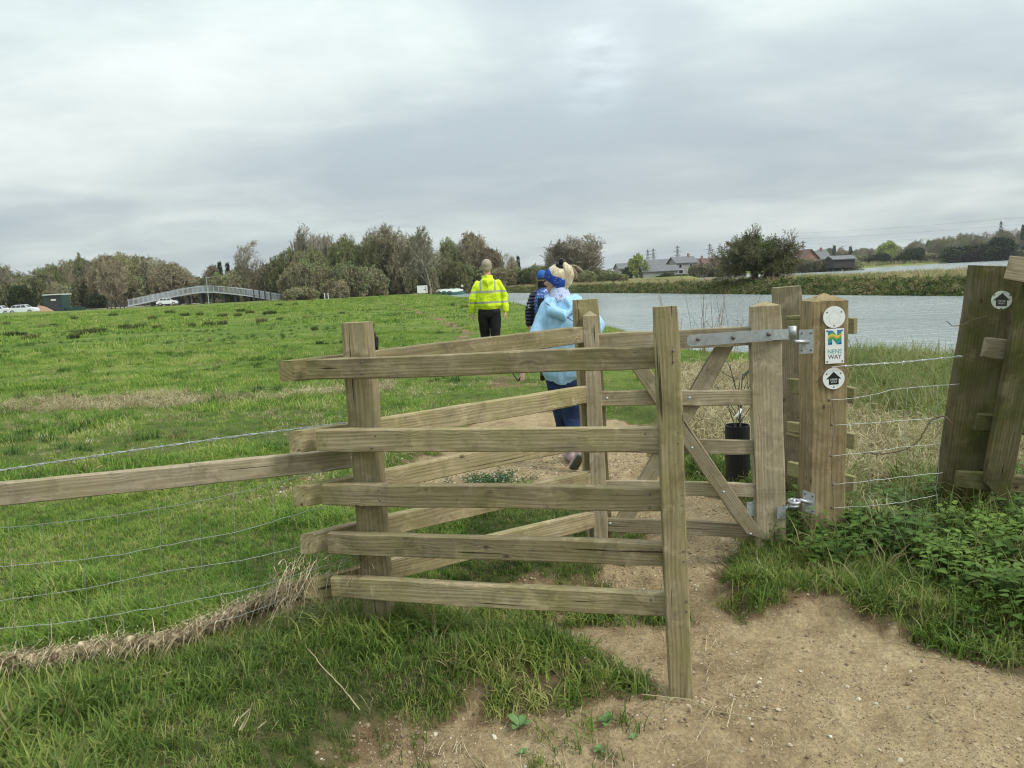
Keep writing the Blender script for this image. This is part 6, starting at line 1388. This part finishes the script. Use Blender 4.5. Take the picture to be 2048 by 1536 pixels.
def hv_jacket(e, J, W_, k, vox):
    b = MB(); loft(b, [W_(0, 0, 1.05), W_(0, 0, 1.16), W_(0, .0, 1.32), W_(0, 0, 1.43), W_(0, 0, 1.51)], [.205*k, .205*k, .20*k, .150*k, .065*k], [.145*k, .15*k, .15*k, .11*k, .075*k], 20)
    for s in 'LR': loft(b, [J['sh'+s]+Vector((0, 0, -.005)), J['el'+s], J['wr'+s]+Vector((0, 0, .02))], [.060*k, .064*k, .054*k], None, 14)
    loft(b, [W_(-.06, -.09, 1.44), W_(0, -.135, 1.40), W_(.06, -.09, 1.44)], [.05*k, .07*k, .05*k], [.035*k, .04*k, .035*k], 12, (0, 0, 1)); loft(b, [W_(-.07, .02, 1.505), W_(0, -.075, 1.50), W_(.07, .02, 1.505)], [.035*k, .045*k, .035*k], [.03*k]*3, 12, (0, 0, 1))
    t = MT('high_visibility_cloth', .7, .2); ps = t.n('ShaderNodeSeparateXYZ'); t.l(t.pos(), ps.inputs[0]); z = ps.outputs[2]; x = ps.outputs[0]; zb = J['chest'].z-1.30*k; xb = J['chest'].x
    def band(v, c, h): return t.m_('LESS_THAN', t.m_('ABSOLUTE', t.m_('SUBTRACT', v, c)), h)
    ax = t.m_('ABSOLUTE', t.m_('SUBTRACT', x, xb)); f = t.m_('MAXIMUM', band(z, zb+1.10*k, .016*k), band(z, zb+1.27*k, .018*k)); br_ = t.m_('MULTIPLY', band(ax, .115*k, .015*k), t.m_('GREATER_THAN', z, zb+1.27*k)); f = t.m_('MAXIMUM', f, br_)
    v = t.noise(t.pos(), 9, 4, .6); c = t.mix(t.mr(v, .3, .7), (.55, .74, .02), (.72, .90, .04)); t.col(t.mix(f, c, (.36, .38, .29))); t.bump(t.noise(t.pos(), 16, 4, .6, 1.5), .6, .03)
    skin('jacket', b, vox, t.m, e, .035)
def hair_short(e, J, W_, k, fd):
    b = MB(); c = J['head']; ball(b, c+Vector((0, -.014*k, .032*k)), (.084*k, .099*k, .094*k), None, 18); loft(b, [c+Vector((0, -.06*k, .0)), c+Vector((0, -.062*k, -.05*k))], [.070*k, .058*k], [.045*k, .040*k], 12); skin('hair', b, .007, M_HAIRG, e, .012)
bx, by, _ = at(977, 600, 13.2); bz = hz1(bx, by); Hm = (at(977, 519, 13.2)[2]-bz)
walker((bx, by, bz), Hm, 'man with short grey hair in a yellow high visibility jacket walking away', hv_jacket, M_BLKT, hair_short, arm=.262, shoulder=.195)
# --- person in blue hat with a backpack
def puffer(e, J, W_, k, vox):
    b = MB(); loft(b, [W_(0, 0, .96), W_(0, 0, 1.16), W_(0, .0, 1.34), W_(0, 0, 1.44), W_(0, 0, 1.52)], [.19*k, .19*k, .19*k, .16*k, .075*k], [.14*k, .145*k, .14*k, .11*k, .08*k], 20)
    for s in 'LR':
        P = [J['sh'+s].lerp(J['el'+s], u) for u in np.linspace(0, 1, 9)]+[J['el'+s].lerp(J['wr'+s], u) for u in np.linspace(.12, 1, 8)]; loft(b, P, [(.068 if i % 2 else .056)*k for i in range(len(P))], None, 14)
    t = MT('dark_quilted_cloth', .5, .35); ps = t.n('ShaderNodeSeparateXYZ'); t.l(t.pos(), ps.inputs[0]); st_ = t.m_('SINE', t.m_('MULTIPLY', ps.outputs[2], 6.283/(.055*k))); t.col(t.mix(t.mr(st_, -.2, .9), (.012, .014, .022), (.035, .045, .075))); t.bump(st_, .8, .01)
    skin('jacket', b, vox, t.m, e, .01)
    p = MB(); loft(p, [W_(0, -.20, 1.02), W_(0, -.225, 1.15), W_(0, -.225, 1.34), W_(0, -.19, 1.46)], [.125*k, .15*k, .15*k, .10*k], [.085*k, .10*k, .095*k, .06*k], 16); t = MT('blue_black_backpack_cloth', .6, .3); ps = t.n('ShaderNodeSeparateXYZ'); t.l(t.pos(), ps.inputs[0])
    top = t.m_('GREATER_THAN', ps.outputs[2], J['chest'].z+.06*k); ed = t.m_('GREATER_THAN', t.m_('ABSOLUTE', t.m_('SUBTRACT', ps.outputs[0], J['chest'].x)), .10*k); fl = t.mr(t.noise(t.pos(), 38, 2, .5), .58, .63); blue = t.mix(fl, (.03, .085, .28), (.35, .45, .75)); t.col(t.mix(t.m_('MAXIMUM', top, ed), (.010, .012, .024), blue)); skin('backpack', p, vox, t.m, e, .01)
    m_ = MB(); c = J['elL'].lerp(J['shL'], .25)+Vector((-.012, -.068*k, 0)); m_.tube([c+Vector((.018*math.cos(a), 0, .022*math.sin(a))) for a in np.linspace(.7, 5.6, 12)], .0045, 5).build('crescent_logo', M_TRIM, e)
def beanie(e, J, W_, k, fd):
    b = MB(); c = J['head']; ball(b, c+Vector((0, -.01, .038*k)), (.086*k, .104*k, .098*k), None, 18); t = MT('blue_knit_hat', .9, .1); ps = t.n('ShaderNodeSeparateXYZ'); t.l(t.pos(), ps.inputs[0]); z = t.m_('SUBTRACT', ps.outputs[2], float(c.z)); st_ = t.m_('SINE', t.m_('MULTIPLY', z, 260)); low = t.m_('LESS_THAN', z, .015)
    t.col(t.mix(low, (.04, .13, .42), t.mix(t.mr(st_, -.2, .2), (.02, .03, .08), (.14, .17, .25)))); skin('hat', b, .007, t.m, e, .006)
    s = MB(); loft(s, [c+Vector((0, -.01, -.06*k)), c+Vector((0, -.015, -.13*k))], [.072*k, .085*k], None, 14); skin('neck_scarf', s, .008, M_BLKT, e, .01)
bx, by, _ = at(1086, 600, 11.1); bz = hz1(bx, by); Hb = at(1086, 542, 11.1)[2]-bz
walker((bx, by, bz), Hb, 'person in a blue knitted hat with a blue backpack, half hidden behind the woman', puffer, M_BLKT, beanie, arm=.235, shoulder=.185, mirror=-1)

# --- woman with the ponytail
wb = empty('person', (float(at(1135, 940, 5.95)[0]), 5.95, 0), 'woman with a blonde ponytail, blue headband and light blue hooded jacket walking away', 'person')
A = lambda x, y, Y=5.95: Vector(at(x, y, Y))
S0 = MB(); hc = A(1112, 560, 5.98); fd = Vector((-.86, .50, -.16)).normalized(); upv = Vector((.0, .06, 1)); upv = (upv-fd*upv.dot(fd)).normalized(); r_ = head(S0, hc, fd, .94, upv)
loft(S0, [A(1122, 600), A(1119, 582, 5.97)], [.055, .052], None, 14); loft(S0, [A(1131, 755), A(1130, 700), A(1130, 650), A(1125, 612)], [.14, .13, .15, .12], [.10, .10, .10, .085], 16)
wl = A(1052, 728, 5.80); loft(S0, [A(1100, 614), A(1076, 672, 5.90), wl], [.045, .036, .025], None, 12); wr = A(1182, 705, 5.78); loft(S0, [A(1163, 616), A(1200, 655, 5.93), wr], [.045, .036, .025], None, 12)
hand(S0, wl, Vector(A(1043, 752, 5.76))-wl, (.6, .3, 0), 1, .92, .5); hand(S0, wr, Vector((-.5, -.3, -.6)), (-.6, -.2, 0), -1, .92, .7)
aL, aR = A(1141, 902, 6.22), A(1160, 900, 5.86)
for hp, kn, an in ((A(1119, 765), A(1124, 832, 6.08), aL), (A(1144, 765), A(1143, 838, 5.96), aR)): loft(S0, [hp, kn, an], [.075, .050, .034], None, 12)
skin('body', S0, .0062, M_SKIN, wb); face_bits(wb, hc, fd, .94, upv)
T_ = MB(); loft(T_, [A(1131, 728), A(1131, 762)], [.145, .158], [.11, .12], 16)
for hp, kn, an in ((A(1117, 768), A(1125, 832, 6.08), aL), (A(1145, 768), A(1144, 838, 5.96), aR)): loft(T_, [hp, hp.lerp(kn, .5), kn, kn.lerp(an, .5), an+Vector((0, 0, .03))], [.095, .086, .068, .064, .052], None, 14)
skin('trousers', T_, .009, M_NAVYT, wb, .03)
sh = MB(); loft(sh, [aL+Vector((.01, -.05, -.045)), aL+Vector((-.01, .06, -.045)), aL+Vector((-.03, .16, -.06))], [.036, .042, .034], [.04, .036, .026], 12); loft(sh, [aL+Vector((0, 0, .02)), aL+Vector((0, 0, -.03))], [.042, .042], None, 10); skin('shoe', sh, .007, M_SHOEP, wb, .004, label='pale pinkish shoe flat on the path')
tz = Vector((float(at(1147, 940, 5.92)[0]), 5.92, .03)); sh = MB(); heel = aR+Vector((.0, -.03, -.02)); loft(sh, [heel, heel.lerp(tz, .5)+Vector((0, .01, 0)), tz], [.036, .040, .042], [.036, .034, .026], 12, (1, 0, 0)); loft(sh, [aR+Vector((0, .01, .02)), aR+Vector((0, 0, -.03))], [.042, .042], None, 10); shr = skin('shoe', sh, .007, M_SHOEP, wb, .004, label='shoe with its heel raised showing a dark sole')
so_ = MB(); loft(so_, [heel+Vector((0, -.030, -.012)), heel.lerp(tz, .5)+Vector((0, -.026, -.012)), tz+Vector((0, -.008, -.016))], [.035, .038, .042], [.012, .012, .012], 12, (1, 0, 0)); skin('sole', so_, .006, M_SOLE, wb, 0)
# jacket
Jm = MB(); loft(Jm, [A(1128, 750), A(1129, 715), A(1129, 672), A(1129, 640), A(1127, 612), A(1122, 596)], [.160, .175, .20, .195, .150, .075], [.145, .15, .155, .145, .11, .075], 20)
loft(Jm, [A(1104, 614), A(1088, 645, 5.92), A(1071, 682, 5.88), A(1054, 722, 5.81)], [.078, .078, .070, .050], None, 14); loft(Jm, [A(1160, 616), A(1183, 633, 5.97), A(1195, 650, 5.93), A(1184, 698, 5.80)], [.076, .068, .056, .045], None, 14)
t = cloth('pale_blue_shell_cloth', (.34, .56, .76), .10, 6, .6); t.bump(t.noise(t.vmul(t.pos(), (1, 1, .55)), 9, 3, .5, 1.2), .6, .035); M_PB = t.m
skin('jacket', Jm, .009, M_PB, wb, .045, 4)
Hd = MB(); loft(Hd, [A(1096, 603, 5.93), A(1105, 622, 5.84), A(1130, 632, 5.79), A(1152, 618, 5.84), A(1158, 598, 5.94)], [.035, .05, .062, .052, .036], [.035, .045, .05, .045, .034], 14); loft(Hd, [A(1097, 596, 6.0), A(1108, 606, 5.88), A(1132, 608, 5.86), A(1152, 594, 5.95)], [.034, .04, .045, .036], None, 12)
skin('hood', Hd, .008, M_PB, wb, .022, 4)
t = MT('seam_piping', .7); t.col((.05, .09, .16)); wire('seam', [A(x, y, Y) for x, y, Y in [(1092, 606, 5.865), (1108, 617, 5.80), (1128, 630, 5.775), (1150, 645, 5.79), (1160, 655, 5.80)]], .0035, t.m, wb, 0, 1)
Sf = MB(); loft(Sf, [A(1120, 582, 5.97), A(1120, 594, 5.96), A(1121, 604, 5.95)], [.074, .088, .096], None, 16); t = MT('lilac_patterned_snood', .8, .15); fl = t.mr(t.noise(t.pos(), 45, 2, .5), .58, .63); t.col(t.mix(fl, (.46, .52, .70), (.16, .20, .34))); skin('snood', Sf, .007, t.m, wb, .02)
# hair: cap, ponytail, scrunchie
bn = (upv*.80-fd*.50+Vector((.0, -.1, 0))).normalized()             # axis through the ponytail
Hm_ = MB(); ball(Hm_, hc+upv*.026-fd*.016, (.078, .092, .093), (r_, fd, upv), 20)
pt = hc+bn*.102; skin('hair', Hm_, .006, M_BLONDE, wb, .006, 3)
P_ = MB(); side_ = Vector((1, 0, 0)); loft(P_, [pt, pt+bn*.014+side_*.022, pt+side_*.052+Vector((0, -.012, -.015)), pt+side_*.064+Vector((0, -.02, -.065)), pt+side_*.050+Vector((0, -.025, -.12)), pt+side_*.028+Vector((0, -.025, -.165))], [.020, .030, .042, .046, .038, .016], [.020, .030, .042, .044, .034, .014], 14); skin('ponytail', P_, .006, M_BLONDE, wb, .02, 3)
rg = np.random.default_rng(6); ws = MB()
for i in range(18):
    a = pt+side_*(.04+.04*rg.random())+Vector((0, rg.normal(0, .02), .01)); q = [a]; d = Vector((rg.normal(.55, .25), rg.normal(0, .3), rg.normal(-.1, .3))).normalized()
    for j in range(6): d = (d+Vector((rg.normal(0, .08), 0, -.30))).normalized(); q.append(q[-1]+d*.020)
    ws.tube(q, .0009, 3, False)
o = ws.build('loose_hair', M_BLONDE, wb, True); o['kind'] = 'stuff'
Sc = MB(); u1 = bn.orthogonal().normalized(); u2 = bn.cross(u1); rp = [pt+bn*.008+(u1*math.cos(a)+u2*math.sin(a))*.028 for a in np.linspace(0, 6.2832, 15)]; Sc.tube(rp, .015, 10, False); ball(Sc, pt+bn*.03+Vector((-.005, -.02, .015)), (.017, .017, .026), None, 10); skin('hair_tie', Sc, .005, M_BLKT, wb, .006, 2)
# headband: a wide strip wrapped round the head below the crown
bc = hc+upv*.008-fd*.004; V = []; F = []; n = 40; ba = (upv*.80-fd*.55+Vector((.22, 0, 0))).normalized(); e1 = ba.orthogonal().normalized(); e2 = ba.cross(e1)
rows = [(-.052, 1.045), (-.046, 1.085), (-.016, 1.10), (.014, 1.095), (.032, 1.07), (.038, 1.02)]
def ell(d):
    x, y, z = d.dot(r_)/.075, d.dot(fd)/.093, d.dot(upv)/.102; return 1/math.sqrt(x*x+y*y+z*z)
for h_, k in rows:
    for i in range(n):
        a = 6.2832*i/n; d = (e1*math.cos(a)+e2*math.sin(a)); dd = (d*.085+ba*h_).normalized(); V.append(bc+dd*ell(dd)*k*(1+.006*math.sin(a*5)))
for j in range(len(rows)-1):
    for i in range(n): F.append((j*n+i, j*n+(i+1) % n, (j+1)*n+(i+1) % n, (j+1)*n+i))
t = MT('navy_patterned_headband', .75, .2); v1 = t.n('ShaderNodeTexVoronoi'); v1.inputs['Scale'].default_value = 62; t.l(t.pos(), v1.inputs['Vector']); v2 = t.noise(t.pos(), 60, 2, .5, 1.5)
c = t.mix(t.mr(t.noise(t.pos(), 14, 2), .4, .6), (.012, .030, .20), (.02, .07, .34)); c = t.mix(t.m_('MULTIPLY', t.mr(v1.outputs['Distance'], .22, .30, 1, 0), t.mr(v2, .48, .54)), c, (.42, .45, .78)); t.col(c); t.bump(t.noise(t.pos(), 30, 3), .5, .01)
link('headband', mesh_np('headband', V, F, True), t.m, wb)
tag(wire('dog_lead', [A(x, y, 5.76) for x, y in [(1052, 738), (1044, 746), (1040, 756), (1037, 765)]]+[A(1010, 720, 7.5)], .006, M_BLKT, None, .001, 9), 'short black strap held in the woman\'s left hand', 'strap')

# --- black dog behind the near corner post
dY = 15.5; dx, _, _ = at(736, 650, dY); dz0 = hz1(dx, dY); dg = empty('dog', (dx, dY, dz0), 'black dog with a pricked ear peeping out from behind the left corner post', 'dog'); D = lambda x, y, z: Vector((dx+x, dY+y, dz0+z)); top = at(744, 644, dY)[2]-dz0; s = top/.80
b = MB(); loft(b, [D(0, -.30*s, .50*s), D(0, -.10*s, .47*s), D(0, .20*s, .50*s), D(-.0, .38*s, .52*s)], [.10*s, .125*s, .095*s, .085*s], [.12*s, .16*s, .11*s, .11*s], 16); loft(b, [D(0, -.30*s, .54*s), D(.06*s, -.38*s, .62*s), D(.11*s, -.42*s, .66*s)], [.075*s, .06*s, .055*s], None, 12)
loft(b, [D(.12*s, -.42*s, .665*s), D(.13*s, -.50*s, .655*s), D(.12*s, -.62*s, .60*s)], [.070*s, .060*s, .030*s], [.070*s, .055*s, .030*s], 14)
for sx in (-1, 1):
    loft(b, [D(.12*s+sx*.045*s, -.41*s, .70*s), D(.12*s+sx*.065*s, -.41*s, .76*s), D(.12*s+sx*.075*s, -.41*s, .80*s)], [.030*s, .022*s, .005*s], [.014*s, .010*s, .004*s], 8)
    loft(b, [D(sx*.07*s, -.26*s, .42*s), D(sx*.075*s, -.28*s, .22*s), D(sx*.07*s, -.26*s, .06*s), D(sx*.07*s, -.30*s, .03*s)], [.050*s, .034*s, .026*s, .030*s], None, 10)
    loft(b, [D(sx*.07*s, .33*s, .45*s), D(sx*.075*s, .28*s, .28*s), D(sx*.075*s, .40*s, .17*s), D(sx*.07*s, .37*s, .05*s), D(sx*.07*s, .32*s, .03*s)], [.070*s, .048*s, .028*s, .024*s, .030*s], None, 10)
loft(b, [D(0, .42*s, .52*s), D(.02*s, .56*s, .40*s), D(.03*s, .62*s, .26*s)], [.035*s, .035*s, .018*s], None, 10)
skin('body', b, .008, plain('black_fur', (.010, .010, .011), .6, .3), dg, .012)

# ------------------------------------------------------------------ air
hm = bpy.data.materials.new('air_haze'); hm.use_nodes = True; hn = hm.node_tree; hn.nodes.clear()
ho = hn.nodes.new('ShaderNodeOutputMaterial'); hp = hn.nodes.new('ShaderNodeVolumePrincipled'); hp.inputs['Color'].default_value = (.90, .94, 1.0, 1); hp.inputs['Density'].default_value = .00011; hn.links.new(hp.outputs[0], ho.inputs['Volume'])
hb = MB().box((0, 0, 38), (7000, 7000, 82)).build('haze', hm); tag(hb, kind='stuff')
